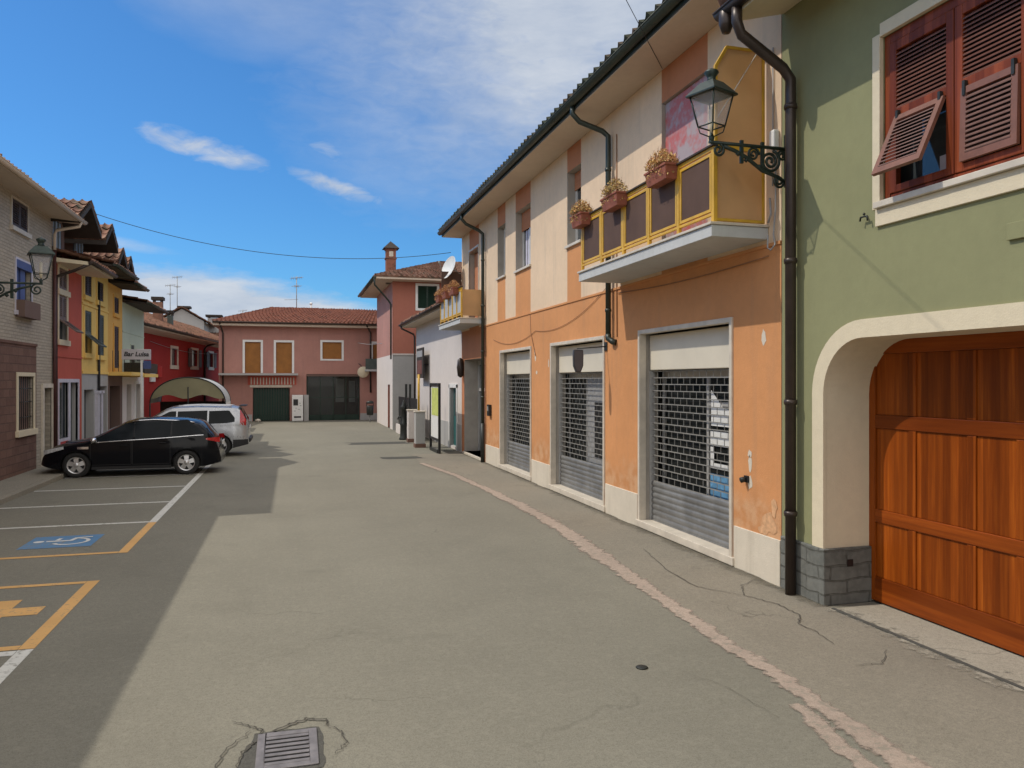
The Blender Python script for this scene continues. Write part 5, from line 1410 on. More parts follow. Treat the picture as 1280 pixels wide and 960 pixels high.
mb = MB(); tiles(mb, (-7.4,75.5,6.6),(2.4,75.5,6.6),(2.4,80,8.1),(-7.4,80,8.1),.3,.45,.05); tiles(mb, (-7.4,84.5,6.6),(2.4,84.5,6.6),(2.4,80,8.1),(-7.4,80,8.1),.3,.45,.05)
mb.build('roof', M['tile_brown'], DH2, recalc=False)
chimney(DH2, -7.0,77,7.0,8.35,1.1,'greyplaster'); chimney(DH2, -5.6,78,7.0,8.15,1.2,'tile_brown')
antenna(-10.2,72.5,7.9,3.0,'double-branched television aerial on the pale gable house',1)
antenna(-9.7,73.0,8.4,3.3,'tallest television aerial behind the pale gable house')
antenna(-4.6,79,8.0,1.4,'short faint television aerial on the distant ridge left of the pink house')

# ---- marquee of the bar
TN = thing('marquee', 'barrel-vaulted marquee with yellowish canvas front before the crimson house', 'marquee', (-4.9,41.2,0))
X0, X1, Yf, Yb = -6.55,-3.15,40.2,43.4
zs_, zt2 = 1.42, 2.66
def vault(u): 
    a = PI*(1-u); return (X0+X1)/2+(X1-X0)/2*math.cos(a), zs_+(zt2-zs_)*math.sin(a)
mb = MB(); mb.grid(lambda u,v: (vault(u)[0], Yf+(Yb-Yf)*v, vault(u)[1]), 24, 6); mb.build('canopy', M['canvas2'], TN, recalc=False)
mb = MB()
for k in range(24):
    p, q = vault(k/24), vault((k+1)/24)
    zb = lambda x: 1.72-.10*math.cos((x-X0)*4)
    mb.face([(p[0],Yf-.01,min(zb(p[0]),p[1])),(q[0],Yf-.01,min(zb(q[0]),q[1])),(q[0],Yf-.01,q[1]),(p[0],Yf-.01,p[1])])
mb.build('front_canvas', M['canvas'], TN, recalc=False)
mb = MB()
for yy in (Yf,Yb): mb.tube([(vault(k/24)[0],yy-.02,vault(k/24)[1]+.01) for k in range(25)], .03, 6)
mb.tube([((X0+X1)/2,Yf-.02,0),((X0+X1)/2,Yf-.02,2.2)], .03, 6)
for x in (X0,X1):
    for yy in (Yf,Yb): mb.tube([(x,yy,0),(x,yy,zs_)], .035, 6)
mb.build('frame', M['castiron'], TN)
mb = MB(); mb.box(X1-.01,X1+.01,Yf+.1,Yb,.0,zs_); mb.build('side_sheet', M['whitepaint'], TN)
mb = MB(); mb.box(X0,X1,Yb-.02,Yb,0,zs_); mb.build('back_sheet', M['timber'], TN)

# ================================================================== left row
def win_l(root, a0,a1,b0,b1, shut='greenshutter', frame='marble', tilt=0, surround=.0, d=.14, closed=True, F=FL):
    mb = MB()
    s_ = .05 if not surround else surround
    for (p,q,r,t_) in ((a0-s_,a0,b0-s_*.8,b1+s_),(a1,a1+s_,b0-s_*.8,b1+s_),(a0,a1,b1,b1+s_)): mb.fbox(F, p,q,r,t_,-.02,.03)
    mb.fbox(F, a0-s_-.06,a1+s_+.06,b0-s_*.8-.07,b0-.001,-.05,.08)
    wn = mb.build('window', M[frame], root)
    mb = MB(); mb.fbox(F, a0,a1,b0,b1,-d+.01,-d+.03); mb.build('pane', M['winglass'], wn)
    if shut:
        am = (a0+a1)/2
        for (p,q) in ((a0+.01,am-.006),(am+.006,a1-.01)):
            mb = MB(); zt = b1-.01; zm = b0+(b1-b0)*(.45 if tilt else 0)
            z0 = zm if tilt else b0+.01
            for (x0,x1,r,t_) in ((p,p+.07,z0,zt),(q-.07,q,z0,zt),(p+.07,q-.07,z0,z0+.08),(p+.07,q-.07,zt-.08,zt)): mb.fbox(F, x0,x1,r,t_,-.035,.010)
            slats(mb, F, p+.07,q-.07,z0+.08,zt-.08,-.012, max(6,int((zt-z0)/.07)), 0, .012)
            mb.build('shutter', M[shut], wn)
        if tilt:
            zh = b0+(b1-b0)*.45
            FF = lambda a,b,c=0: F(a, zh-(zh-b)*math.cos(tilt)+c*math.sin(tilt), .0+(zh-b)*math.sin(tilt)+c*math.cos(tilt))
            mb = MB(); p,q = a0+.02,a1-.02
            for (x0,x1,r,t_) in ((p,p+.07,b0,zh),(q-.07,q,b0,zh),(p+.07,q-.07,b0,b0+.08),(p+.07,q-.07,zh-.08,zh)): mb.fbox(FF, x0,x1,r,t_,-.02,.02)
            slats(mb, FF, p+.07,q-.07,b0+.08,zh-.08,0,10,0,.012); mb.build('flap', M[shut], wn)
    return wn
def eave(root, y0,y1,zi,ov,rise,depth,tile,soff,gut='brownpipe',thick=.12,drop=.06, tw=.25, pipe_y=None):
    """soffit, tiles and gutter along the left row; zi = soffit height at the wall"""
    xo = XL+ov
    mb = MB(); mb.hexa([(XL+.003,y0,zi),(xo,y0,zi-drop),(xo,y1,zi-drop),(XL+.003,y1,zi),(XL+.003,y0,zi+thick),(xo,y0,zi-drop+.06),(xo,y1,zi-drop+.06),(XL+.003,y1,zi+thick)])
    mb.build('soffit', M[soff], root)
    mb = MB(); tiles(mb, (xo+.0,y0,zi-drop+.09),(xo+.0,y1,zi-drop+.09),(XL-depth/2,y1,zi+rise),(XL-depth/2,y0,zi+rise),tw,.38,.04)
    tiles(mb, (XL-depth-ov,y0,zi-drop+.10),(XL-depth-ov,y1,zi-drop+.10),(XL-depth/2,y1,zi+rise),(XL-depth/2,y0,zi+rise),tw,.38,.04)
    mb.build('roof', M[tile], root, recalc=False)
    mb = MB(); 
    for yy in (y0+.05,y1-.05): mb.face([(XL,yy,zi-.2),(XL-depth,yy,zi-.2),(XL-depth/2,yy,zi+rise-.08)])
    mb.build('gable_wall', M[root.get('gablemat','white')], root, recalc=False)
    mb = MB(); gutter(mb, (xo+.06,y0-.03,zi-drop+.07),(xo+.06,y1+.03,zi-drop+.07),.075)
    if pipe_y:
        mb.tube([(xo+.06,pipe_y,zi-drop+.02),(xo+.02,pipe_y,zi-drop-.12),(XL+.12,pipe_y,zi-.32),(XL+.07,pipe_y,zi-.45),(XL+.07,pipe_y,zi-.9)], .045, 8)
        p2 = MB(); p2.tube([(XL+.07,pipe_y,zi-.9),(XL+.07,pipe_y,.1)], .05, 8); p2.build('downpipe', M['redpipe'], root)
    mb.build('gutter', M[gut], root)
M['redpipe'] = plain('dark_red_pipe', (.07,.022,.02), .5, .1, .2, 5)
# --- house before the brick one (mostly outside the frame, throws its shade on the road)
NH = thing('plaster_house', 'plain cream plaster house beside the brick house, seen only past the left frame edge', 'house', (XL,6,0)); NH['gablemat'] = 'cream'
mb = MB(); wall_grid(mb, FL, -5,16.9,0,6.0, [(8.2,9.3,3.6,5.0,.14),(3.2,4.3,3.6,5.0,.14),(5.8,7.0,.1,2.3,.14)]); shell(mb, FL, -5,16.9,6.0,8.); mb.build('wall', M['cream'], NH, recalc=False)
win_l(NH, 8.2,9.3,3.6,5.0,'greenshutter'); win_l(NH, 3.2,4.3,3.6,5.0,'greenshutter')
mb = MB(); mb.fbox(FL, 5.8,7.0,.1,2.3,-.13,-.08); mb.build('door', M['timber'], NH)
eave(NH, -5,16.88,5.84,.80,1.5,8,'tile_brown','soffit')
# --- brick house
BH = thing('brick_house', 'pale brick house with dark reddish stone base and blue shuttered window', 'house', (XL,19,0)); BH['gablemat'] = 'paleb'
B0, B1, BZ = 16.95, 25.2, 7.26
bw = [(21.75,22.95,6.36,7.10,.14),(22.05,23.25,4.28,5.58,.14),(22.2,23.42,1.22,2.62,.16),(24.25,25.05,.1,2.30,.35)]
mb = MB(); wall_grid(mb, FL, B0,B1,0,BZ, bw, lambda a,b: 1 if (b < 3.45 and a < 23.7) else 0, [23.7],[3.45],rev=0); shell(mb, FL, B0,B1,BZ,8.)
mb.build('wall', [M['paleb'],M['redstone']], BH, recalc=False)
mb = MB(); mb.fbox(FL, B0,23.7,3.43,3.50,.0,.03); mb.build('string_course', M['redstone'], BH)
w_ = win_l(BH, 21.75,22.95,6.36,7.06,'darkshutter'); 
w_ = win_l(BH, 22.05,23.25,4.28,5.58,None,'lilac')
for k,(p,q) in enumerate(((22.10,22.36),(22.62,22.88))):
    mb = MB(); mb.fbox(FL, p,q+.1,4.3,5.4,-.11,-.06); mb.build('shutter', M['blueshutter'], w_)
mb = MB(); mb.fbox(FL, 22.05,23.25,5.38,5.58,-.10,.03); mb.build('roll_box', M['blueshutter'], w_)
mb = MB(); mb.fbox(FL, 22.02,23.28,4.12,4.55,.02,.22); mb.build('window_box', M['brownwall'], w_)
w_ = win_l(BH, 22.2,23.42,1.22,2.62,None,'trim',surround=.10)
mb = MB()
for k in range(7): mb.tube([FL(22.28+k*.17,1.24,-.04),FL(22.28+k*.17,2.60,-.04)], .012, 5)
for z in (1.55,1.95,2.3): mb.tube([FL(22.21,z,-.04),FL(23.41,z,-.04)], .012, 5)
mb.build('grille', M['castiron'], w_)
mb = MB(); mb.fbox(FL, 22.21,23.41,1.23,2.61,-.13,-.10); mb.build('blind', M['brownwall'], w_)
mb = MB()
for (p,q,r,s_) in ((24.13,24.25,.1,2.42),(25.05,25.17,.1,2.42),(24.25,25.05,2.30,2.42)): mb.fbox(FL, p,q,r,s_,-.02,.05)
mb.build('door_surround', M['marble'], BH)
mb = MB(); mb.fbox(FL, 24.25,25.05,.12,2.30,-.34,-.28); mb.build('door', M['timber'], BH)
eave(BH, B0+.02,B1+.3,7.2,.70,1.4,8,'tile_brown','soffit','soffit',pipe_y=25.12)
mb = MB(); mb.tube([FL(25.1,.1,.0+.5),FL(25.1,.75,.5),FL(24.6,.75,.5)], .02, 6)
tag(mb.build('handrail', M['castiron'], None), 'short dark handrail by the brick house doorstep', 'handrail')
# --- coral house
CH = thing('coral_house', 'coral red house with tiled attic gables beside the brick house', 'house', (XL,26.8,0)); CH['gablemat'] = 'brownwall'
H0, H1, HZ = 25.21, 28.38, 6.05
cw = [(25.75,26.6,5.22,5.9,.1),(25.75,26.6,3.74,5.2,.14),(25.75,26.75,.75,2.45,.1),(26.95,27.9,.1,2.45,.2)]
mb = MB(); wall_grid(mb, FL, H0,H1,0,HZ, [(25.75,26.6,5.25,5.9,.1),(25.75,26.6,3.74,5.1,.14),(25.75,26.75,.75,2.45,.1),(26.95,27.9,.1,2.45,.2)], rev=1); shell(mb, FL, H0,H1,HZ,8.)
mb.build('wall', [M['coral'],M['greyplaster']], CH, recalc=False)
mb = MB(); mb.fbox(FL, H0,H1,3.22,3.28,.0,.03); mb.build('string_course', M['coral'], CH)
M['brownshut'] = plain('brown_grey_shutter', (.17,.12,.10), .6, 0, .15, 6)
win_l(CH, 25.75,26.6,5.25,5.9,'brownshut','trim',surround=.12,d=.09)
win_l(CH, 25.75,26.6,3.74,5.1,'brownshut','trim',tilt=rad(52),surround=.12)
mb = MB()
for (p,q,r,s_) in ((25.66,25.75,.1,2.56),(26.75,26.95,.1,2.56),(27.9,28.0,.1,2.56),(25.75,26.75,2.45,2.56),(26.95,27.9,2.45,2.56),(25.75,26.75,.1,.75)): mb.fbox(FL, p,q,r,s_,-.06,.03)
sf = mb.build('shop_front', M['lilac'], CH)
mb = MB(); mb.fbox(FL, 25.75,26.75,.75,2.45,-.09,-.07); mb.fbox(FL, 26.95,27.9,.12,2.45,-.19,-.16); mb.build('pane', M['winglass'], sf)
mb = MB(); mb.fbox(FL, 25.85,26.65,.42,.66,.032,.04); mb.build('red_plate', M['redplastic'], sf)
# its own low eave and the attic storey set above it
mb = MB(); mb.hexa([(XL+.003,H0-.1,5.98),(XL+.95,H0-.1,5.90),(XL+.95,H1,5.90),(XL+.003,H1,5.98),(XL+.003,H0-.1,6.10),(XL+.95,H0-.1,6.0),(XL+.95,H1,6.0),(XL+.003,H1,6.10)]); mb.build('soffit', M['trim'], CH)
mb = MB(); tiles(mb, (XL+1.0,H0-.1,6.03),(XL+1.0,H1,6.03),(XL-.3,H1,6.40),(XL-.3,H0-.1,6.40),.25,.38,.04); mb.build('lower_roof', M['tile_brown'], CH, recalc=False)
mb = MB(); gutter(mb, (XL+1.02,H0-.12,6.0),(XL+1.02,H1+.02,6.0),.07); mb.tube([(XL+1.0,H0-.05,5.95),(XL+.6,H0-.02,5.75),(XL+.1,H0+.02,5.55),(XL+.07,H0+.04,5.3),(XL+.07,H0+.04,.1)], .045, 8); mb.build('gutter', M['brownpipe'], CH)
def dormer(root, y0, y1, zb, ze, zr, xf, xb, ovf, mat='brownwall'):
    """gabled dormer facing the street with a deep tiled overhang"""
    F = lambda a,b,c=0: (xf+c, a, b); ym = (y0+y1)/2
    mb = MB(); mb.prism([(y0,zb),(y1,zb),(y1,ze),(ym,zr-.12),(y0,ze)], F, 0, xb-xf); dm = mb.build('dormer', M[mat], root)
    mb = MB(); o = .35; k = (zr-ze)/((y1-y0)/2)
    for s_, ya in ((-1,y0-o),(1,y1+o)):
        za = ze-k*o
        tiles(mb, (xb,ya,za+.08),(xf+ovf,ya,za+.08),(xf+ovf,ym,zr+.08),(xb,ym,zr+.08),.24,.36,.04)
    mb.build('dormer_roof', M['tile_old'], dm, recalc=False)
    mb = MB()
    for ya in (y0-o,y1+o):
        za = ze-k*o
        mb.hexa([(xb,ya,za-.10),(xf+ovf,ya,za-.10),(xf+ovf,ym,zr-.10),(xb,ym,zr-.10),(xb,ya,za+.04),(xf+ovf,ya,za+.04),(xf+ovf,ym,zr+.04),(xb,ym,zr+.04)])
    mb.build('dormer_eave', M['timber'], dm)
    mb = MB()
    n = 3
    for j in range(n): mb.fbox(F, ym-.5+j*.36,ym-.5+j*.36+.16,zb+.25,ze-.05,.01,.06)
    mb.build('pale_shutter', M['lilac'] if False else M['paleshut'], dm)
    mb = MB(); mb.fbox(F, ym-.62,ym+.62,zb+.2,ze,.002,.012); mb.build('opening', M['winglass'], dm)
    return dm
M['paleshut'] = plain('pale_blue_shutter', (.30,.36,.40), .6, 0, .12, 5)
dormer(CH, 25.35,27.35,6.1,7.4,7.95,XL-.25,XL-3.2,1.0)
# --- yellow house
YH = thing('yellow_house', 'warm yellow house with two columns of grey-green shuttered windows', 'house', (XL,30.3,0)); YH['gablemat'] = 'brownwall'
Y0, Y1, YZ = 28.40, 32.18, 6.46
yw = [(28.72,29.62,5.38,6.15),(30.45,31.35,5.38,6.08),(28.72,29.62,3.44,4.88),(30.5,31.45,3.42,4.9)]
mb = MB(); wall_grid(mb, FL, Y0,Y1,2.8,YZ, [w__+(.14,) for w__ in yw]); wall_grid(mb, FL, Y0,Y1,0,2.8, [(28.7,30.0,.1,2.2,.3),(30.9,32.0,.1,2.3,.3)], lambda a,b: 1, rev=1); shell(mb, FL, Y0,Y1,YZ,8.)
mb.build('wall', [M['yellowwall'],M['greyplaster']], YH, recalc=False)
for z0_,z1_ in ((2.74,2.84),(5.05,5.12)):
    mb = MB(); mb.fbox(FL, Y0+.02,Y1-.02,z0_,z1_,.0,.04); mb.build('string_course', M['yellowwall'], YH)
for k, (a,b,c,d) in enumerate(yw): win_l(YH, a,b,c,d,'darkshutter' if k < 2 else 'greenshutter','yellowwall',tilt=rad(50) if k == 2 else 0,surround=.12)
mb = MB(); mb.fbox(FL, 28.7,30.0,.12,2.2,-.29,-.25); mb.build('shop_window', M['winglass'], YH)
mb = MB(); mb.fbox(FL, 30.9,32.0,.12,2.3,-.29,-.25); mb.build('door', M['darkshutter'], YH)
for a in (30.25,30.75):
    mb = MB(); mb.fbox(FL, a-.1,a+.1,.1,2.05,-.0,.12); mb.fbox(FL, a-.13,a+.13,2.05,2.15,.0,.16); mb.build('pilaster', M['lilac'], YH)
mb = MB(); mb.tube([FL(30.5,6.0,.06),FL(30.5,.1,.06)], .045, 8); mb.build('downpipe', M['black'], YH)
eave(YH, Y0-.02,Y1+.0,6.40,.95,1.1,8,'tile_brown','timber','gutter')
dormer(YH, 28.45,29.55,6.5,7.35,7.75,XL-.25,XL-2,1.05)
dormer(YH, 30.1,31.0,6.5,6.85,7.2,XL-.15,XL-2,1.0)
dormer(YH, 31.5,32.3,6.5,6.75,7.1,XL-.1,XL-2,.95)
# --- amber house
AH = thing('amber_house', 'narrow amber house with balcony beside the yellow house', 'house', (XL,33.4,0)); AH['gablemat'] = 'amberwall'
a0_, a1_ = 32.2, 34.72
aw = [(33.15,33.98,5.15,5.8),(33.15,33.98,3.0,4.65)]
mb = MB(); wall_grid(mb, FL, a0_,a1_,2.75,6.30, [w__+(.14,) for w__ in aw]); wall_grid(mb, FL, a0_,a1_,0,2.75, [(32.5,34.3,.1,2.3,.4)], lambda a,b: 1, rev=1); shell(mb, FL, a0_,a1_,6.30,8.)
mb.build('wall', [M['amberwall'],M['brownwall']], AH, recalc=False)
win_l(AH, 33.15,33.98,5.15,5.8,'darkshutter','amberwall',surround=.1); win_l(AH, 33.15,33.98,3.0,4.65,'darkshutter','amberwall',surround=.1)
mb = MB(); mb.fbox(FL, 32.5,34.3,.12,2.3,-.39,-.35); mb.build('shop_window', M['winglass'], AH)
mb = MB(); mb.fbox(FL, a0_,a1_,2.70,2.84,.002,.80); b_ = mb.build('balcony', M['yellowwall'], AH)
mb = MB()
for k in range(12): mb.tube([FL(a0_+.1+k*.21,2.85,.75),FL(a0_+.1+k*.21,3.65,.75)], .012, 5)
mb.tube([FL(a0_+.05,3.65,.75),FL(a1_-.05,3.65,.75)], .02, 6)
for k in range(4): mb.tube([FL(a0_+.05,2.85,.15+k*.2),FL(a0_+.05,3.65,.15+k*.2)], .012, 5)
mb.build('railing', M['castiron'], b_)
eave(AH, a0_+.02,a1_-.02,6.24,.90,1.0,8,'tile_brown','timber','gutter')
# --- pale green house
PG = thing('pale_green_house', 'pale green house at the end of the left row with a tilted dark shutter', 'house', (XL,37,0)); PG['gablemat'] = 'palegreen'
p0_, p1_ = 34.74, 39.5
mb = MB(); wall_grid(mb, FL, p0_,p1_,0,5.80, [(36.4,37.1,3.25,4.05,.14),(35.6,36.6,.1,2.35,.25),(37.4,38.9,.1,2.35,.25)], lambda a,b: 1 if b < 2.75 else 0, [],[2.75], rev=1); shell(mb, FL, p0_,p1_,5.80,8.)
mb.build('wall', [M['palegreen'],M['white']], PG, recalc=False)
win_l(PG, 36.4,37.1,3.25,4.05,'greenshutter','palegreen',tilt=rad(50))
mb = MB(); mb.fbox(FL, p0_,p1_,4.52,4.57,.0,.02); mb.build('string_course', M['palegreen'], PG)
mb = MB(); mb.fbox(FL, 35.6,36.6,.12,2.35,-.24,-.2); mb.fbox(FL, 37.4,38.9,.12,2.35,-.24,-.2); mb.build('shop_window', M['winglass'], PG)
mb = MB()
for (p,q,r,s_) in ((37.25,37.4,.1,2.5),(38.9,39.05,.1,2.5),(37.4,38.9,2.35,2.5)): mb.fbox(FL, p,q,r,s_,-.02,.05)
mb.build('door_surround', M['whitepaint'], PG)
mb = MB(); mb.fbox(FL, p0_,38.0,2.66,2.80,.002,.85); b_ = mb.build('balcony', M['yellowwall'], PG)
mb = MB(); mb.fbox(FL, p0_+.02,37.98,2.82,3.25,.80,.83); mb.fbox(FL, p0_+.01,p0_+.03,2.82,3.25,.05,.8); mb.build('railing', M['castiron'], b_)
eave(PG, p0_,p1_+.15,5.74,.92,1.0,8,'tile_brown','timber','gutter')
# bar sign
M['signwhite'] = plain('grey_white_sign', (.52,.49,.52), .5, 0, .06, 3)
t = thing('bar_sign', 'pale projecting sign reading Bar Luisa over the bar balcony', 'sign', (-5.4,34.2,3.6))
fb_ = lambda a,b,c=0: (-6.19+a, 32.0-c, b)
SX0, SX1, SB0, SB1 = .0, 1.01, 3.30, 3.70
mb = MB(); mb.fbox(fb_, SX0,SX1,SB0,SB1,-.05,.05); mb.build('board', M['signwhite'], t, bevel=.012)
cu = bpy.data.curves.new('t', 'FONT'); cu.body = 'Bar Luisa'; cu.size = .235; cu.extrude = .004; cu.offset = .006; cu.shear = .2; cu.align_x = 'CENTER'; cu.align_y = 'CENTER'
to = bpy.data.objects.new('t', cu); COL.objects.link(to); bpy.context.view_layer.update()
me = bpy.data.meshes.new_from_object(to.evaluated_get(bpy.context.evaluated_depsgraph_get()))
bpy.data.objects.remove(to)
me.materials.clear(); me.materials.append(M['black'])
lt = bpy.data.objects.new('lettering', me); COL.objects.link(lt); lt.parent = t
me.transform(Matrix.Translation(Vector(fb_(.505,3.505,.056))-Vector(t.location)) @ Matrix.Rotation(rad(90),4,'X'))
mb = MB(); mb.fbox(fb_, .65,.72,.11,3.30,-.03,.03); mb.build('pole', M['whitepaint'], t)
mb = MB(); mb.fbox(fb_, .75,1.01,2.96,3.27,-.03,.03); tag(mb.build('small_sign', M['blueshutter'], None), 'small dark blue panel hanging under the Bar Luisa sign', 'sign')
# left lantern on a long bracket
lantern('street_lamp', 'black wrought-iron lantern on a scrolled bracket over the left pavement by the blue shutters', (XL+.03,18.6,4.58), 1, 1.50, 1.0, .35, 1.1, 1.65)
# café chair and clutter at the bar
def cafe_chair(x,y,rz,label):
    t = thing('cafe_chair', label, 'chair', (x,y,0), rz, 'red café chairs at the bar')
    m = MB(); m.box(-.22,.22,-.22,.22,.43,.47); m.build('seat', M['redplastic'], t, local=True, bevel=.02)
    m = MB(); m.grid(lambda u,v: (-.2+.4*u, .22+.05*v-.06*math.sin(PI*u)*-1, .47+.40*v), 8, 4); m.build('backrest', M['redplastic'], t, local=True, recalc=False)
    for sx in (-1,1):
        for sy in (-1,1):
            m = MB(); m.tube([(sx*.19,sy*.19,.43),(sx*.22,sy*.22,0)], .016, 6); m.build('leg', M['steel'], t, local=True)
    return t
cafe_chair(-6.0,33.2,1.2,'red café chair nearer the amber house wall'); cafe_chair(-5.75,34.1,2.2,'red café chair turned towards the marquee')
t = thing('parking_meter', 'slim dark post standing before the yellow house', 'post', (-6.2,29.3,.11))
bpy.data.objects.remove(bpy.data.objects['parking_meter'])
# ================================================================== cars
def interp(P, x):
    if x <= P[0][0]: return P[0][1]
    for (x0,y0),(x1,y1) in zip(P, P[1:]):
        if x <= x1:
            t = (x-x0)/(x1-x0); return y0+(y1-y0)*t
    return P[-1][1]
def smooth_interp(P, x, w=.06):
    return sum(interp(P, x+w*k/3) for k in range(-3,4))/7
def carpaint(name, col, metal=.35, rough=.22, spec=.3, coat=.35):
    m, T, b = base(name, rough, metal, spec)
    b.inputs['Base Color'].default_value = c4(col); b.inputs['Coat Weight'].default_value = coat; b.inputs['Coat Roughness'].default_value = .04
    n = noise_(T, obj_coords(T), 5, 4); T.ln(ramp(T, n, .3, .7, rough*.8, rough*1.5), b.inputs['Roughness']); return m
M['carblack'] = carpaint('black_car_paint', (.005,.0055,.008), .0, .12, .14, .15)
M['carsilver'] = carpaint('silver_car_paint', (.42,.43,.45), .6, .26)
M['carglass'] = plain('car_glass', (.010,.013,.016), .08, 0, .25, 1.5, .10)
M['cartrim'] = plain('black_plastic_trim', (.018,.018,.02), .6, 0, .15, 8)
M['chrome'] = plain('chrome_strip', (.70,.70,.72), .18, .9, .05, 8)
M['rim'] = plain('alloy_rim', (.62,.62,.63), .3, .7, .08, 8)
M['lampclear'] = plain('headlamp_lens', (.60,.62,.64), .12, .1, .25, 22, .8)
M['lampred'] = plain('tail_lamp_lens', (.42,.012,.015), .15, 0, .3, 14, .8)
M['plate'] = plain('number_plate', (.70,.70,.68), .4, 0, .05, 4)
def make_car(name, label, loc, rz, top, W, zb, belt, axles, wr, paint, spec):
    """top: (x, z) outline over the car, nose at +x; W: (x, half width); belt: (x, z)"""
    t = thing(name, label, 'car', loc, rz, 'parked cars')
    x0, x1 = top[0][0], top[-1][0]
    TOP = lambda x: smooth_interp(top, x, spec.get('sm',.07)) if x0+.03 < x < x1-.03 else interp(top, x)
    HW = lambda x: smooth_interp(W, x, .05) if x0+.04 < x < x1-.04 else interp(W, x)
    BE = lambda x: interp(belt, x)
    RF = spec.get('round', .13); TUM = spec.get('tumble', .24)
    def hw(x, z):
        b_ = BE(x); w = HW(x)
        if z > b_: w -= (z-b_)/.5*TUM
        else:
            q = (z-.62)/.5; w *= 1-.045*q*q
        return w
    def ZS(x): return max(zb(x)+.06, TOP(x)-min(RF, (TOP(x)-zb(x))*.3))
    def topz(x, y):
        s = ZS(x); h = hw(x, s); r = TOP(x)-s
        return s+r*math.sqrt(max(0,1-min(1,abs(y)/h)**2.2))
    NS, NK, NC = 72, 12, 9
    xs = []
    for i in range(NS+1):
        u = i/NS; xs.append(x0+(x1-x0)*(.5-.5*math.cos(PI*u)*.35-(.5-u)*.65*-1*-1 if False else u))
    m = MB(); rings = []
    for x in xs:
        half = [(hw(x,zb(x))*.86, zb(x))]
        s = ZS(x)
        for k in range(NK+1):
            z = zb(x)+.03+(s-zb(x)-.03)*k/NK; half.append((hw(x,z), z))
        h = hw(x,s); r = TOP(x)-s
        for k in range(1,NC+1):
            a = PI/2*k/NC; y = h*math.cos(a)
            half.append((y, topz(x,y) if k < NC else TOP(x)))
        ring = [(x,y,z) for y,z in half]+[(x,-y,z) for y,z in half[:-1][::-1]]
        rings.append(ring)
    n = len(rings[0])
    for ring in rings: m.v += ring
    for i in range(NS):
        for j in range(n):
            j2 = (j+1) % n; a = i*n
            m.f.append((a+j,a+j2,a+n+j2,a+n+j)); m.m.append(0); m.sm.append(True)
    m.f.append(tuple(range(n))); m.m.append(0); m.sm.append(True)
    m.f.append(tuple(NS*n+j for j in range(n))[::-1]); m.m.append(0); m.sm.append(True)
    body = m.build('body', [M[paint],M['cartrim']], t, local=True)
    # wheel arches
    cut = MB()
    for ax in axles:
        for sy in (-1,1):
            cut.lathe([(wr*1.16,-.18),(wr*1.16,.18)], (ax,sy*(.86-.06),wr), 'y', 28)
    co_ = cut.build('cutter', M['cartrim'], None)
    co_.location = (0,0,0); body.parent = None
    bpy.context.view_layer.update()
    bo = body.modifiers.new('b','BOOLEAN'); bo.operation = 'DIFFERENCE'; bo.solver = 'EXACT'; bo.object = co_
    dg = bpy.context.evaluated_depsgraph_get()
    me = bpy.data.meshes.new_from_object(body.evaluated_get(dg))
    body.modifiers.clear(); body.data = me; body.parent = t
    bpy.data.objects.remove(co_)
    for p in me.polygons: p.use_smooth = True
    try: me.set_sharp_from_angle(angle=rad(38))
    except Exception: pass
    def patch(nm, mat, xa, xb, zl, zh, sides=(-1,1), parent=None, off=.006, nu=14, nv=6):
        for sy in sides:
            m = MB()
            def f(u,v):
                x = xa+(xb-xa)*u; a_, b_ = zl(x), zh(x); z = a_+(b_-a_)*v
                return (x, sy*(hw(x,z)+off), z)
            m.grid(f, nu, nv); m.build(nm, M[mat], parent or t, local=True, recalc=False)
    for (xa,xb,zl,zh) in spec['windows']: patch('side_window','carglass',xa,xb,zl,zh)
    def over(nm, mat, xa, xb, wf, off=.006):
        m = MB(); m.grid(lambda u,v: (xa+(xb-xa)*u, (2*v-1)*wf(xa+(xb-xa)*u)*hw(xa+(xb-xa)*u,ZS(xa+(xb-xa)*u)), topz(xa+(xb-xa)*u,(2*v-1)*wf(xa+(xb-xa)*u)*hw(xa+(xb-xa)*u,ZS(xa+(xb-xa)*u)))+off), 14, 14)
        m.build(nm, M[mat], t, local=True, recalc=False)
    over('windscreen','carglass',*spec['screen'],lambda x: .93)
    over('rear_window','carglass',*spec['rear'],lambda x: .88)
    for (nm,mat,xa,xb,zl,zh) in spec['side']: patch(nm,mat,xa,xb,zl,zh,off=.010)
    for (xd0,xd1) in spec['doors']:
        for sy in (-1,1):
            m = MB()
            for xx in (xd0,xd1):
                m.grid(lambda u,v: (xx-.005+.01*u, sy*(hw(xx,zb(xx)+.12+(BE(xx)-zb(xx)-.14)*v)+.004), zb(xx)+.12+(BE(xx)-zb(xx)-.14)*v), 1, 8)
            m.grid(lambda u,v: (xd0+(xd1-xd0)*u, sy*(hw(xd0,zb(0)+.12)+.004), zb(0)+.115+.01*v), 6, 1)
            dr = m.build('door', M['cartrim'], t, local=True, recalc=False)
            m = MB(); xh = xd0+.18; zh_ = BE(xh)-.12
            m.box(xh-.09,xh+.09,min(sy*(hw(xh,zh_)-.01),sy*(hw(xh,zh_)+.03)),max(sy*(hw(xh,zh_)-.01),sy*(hw(xh,zh_)+.03)),zh_-.016,zh_+.016); m.build('handle', M[spec.get('handle',paint)], dr, local=True, bevel=.008)
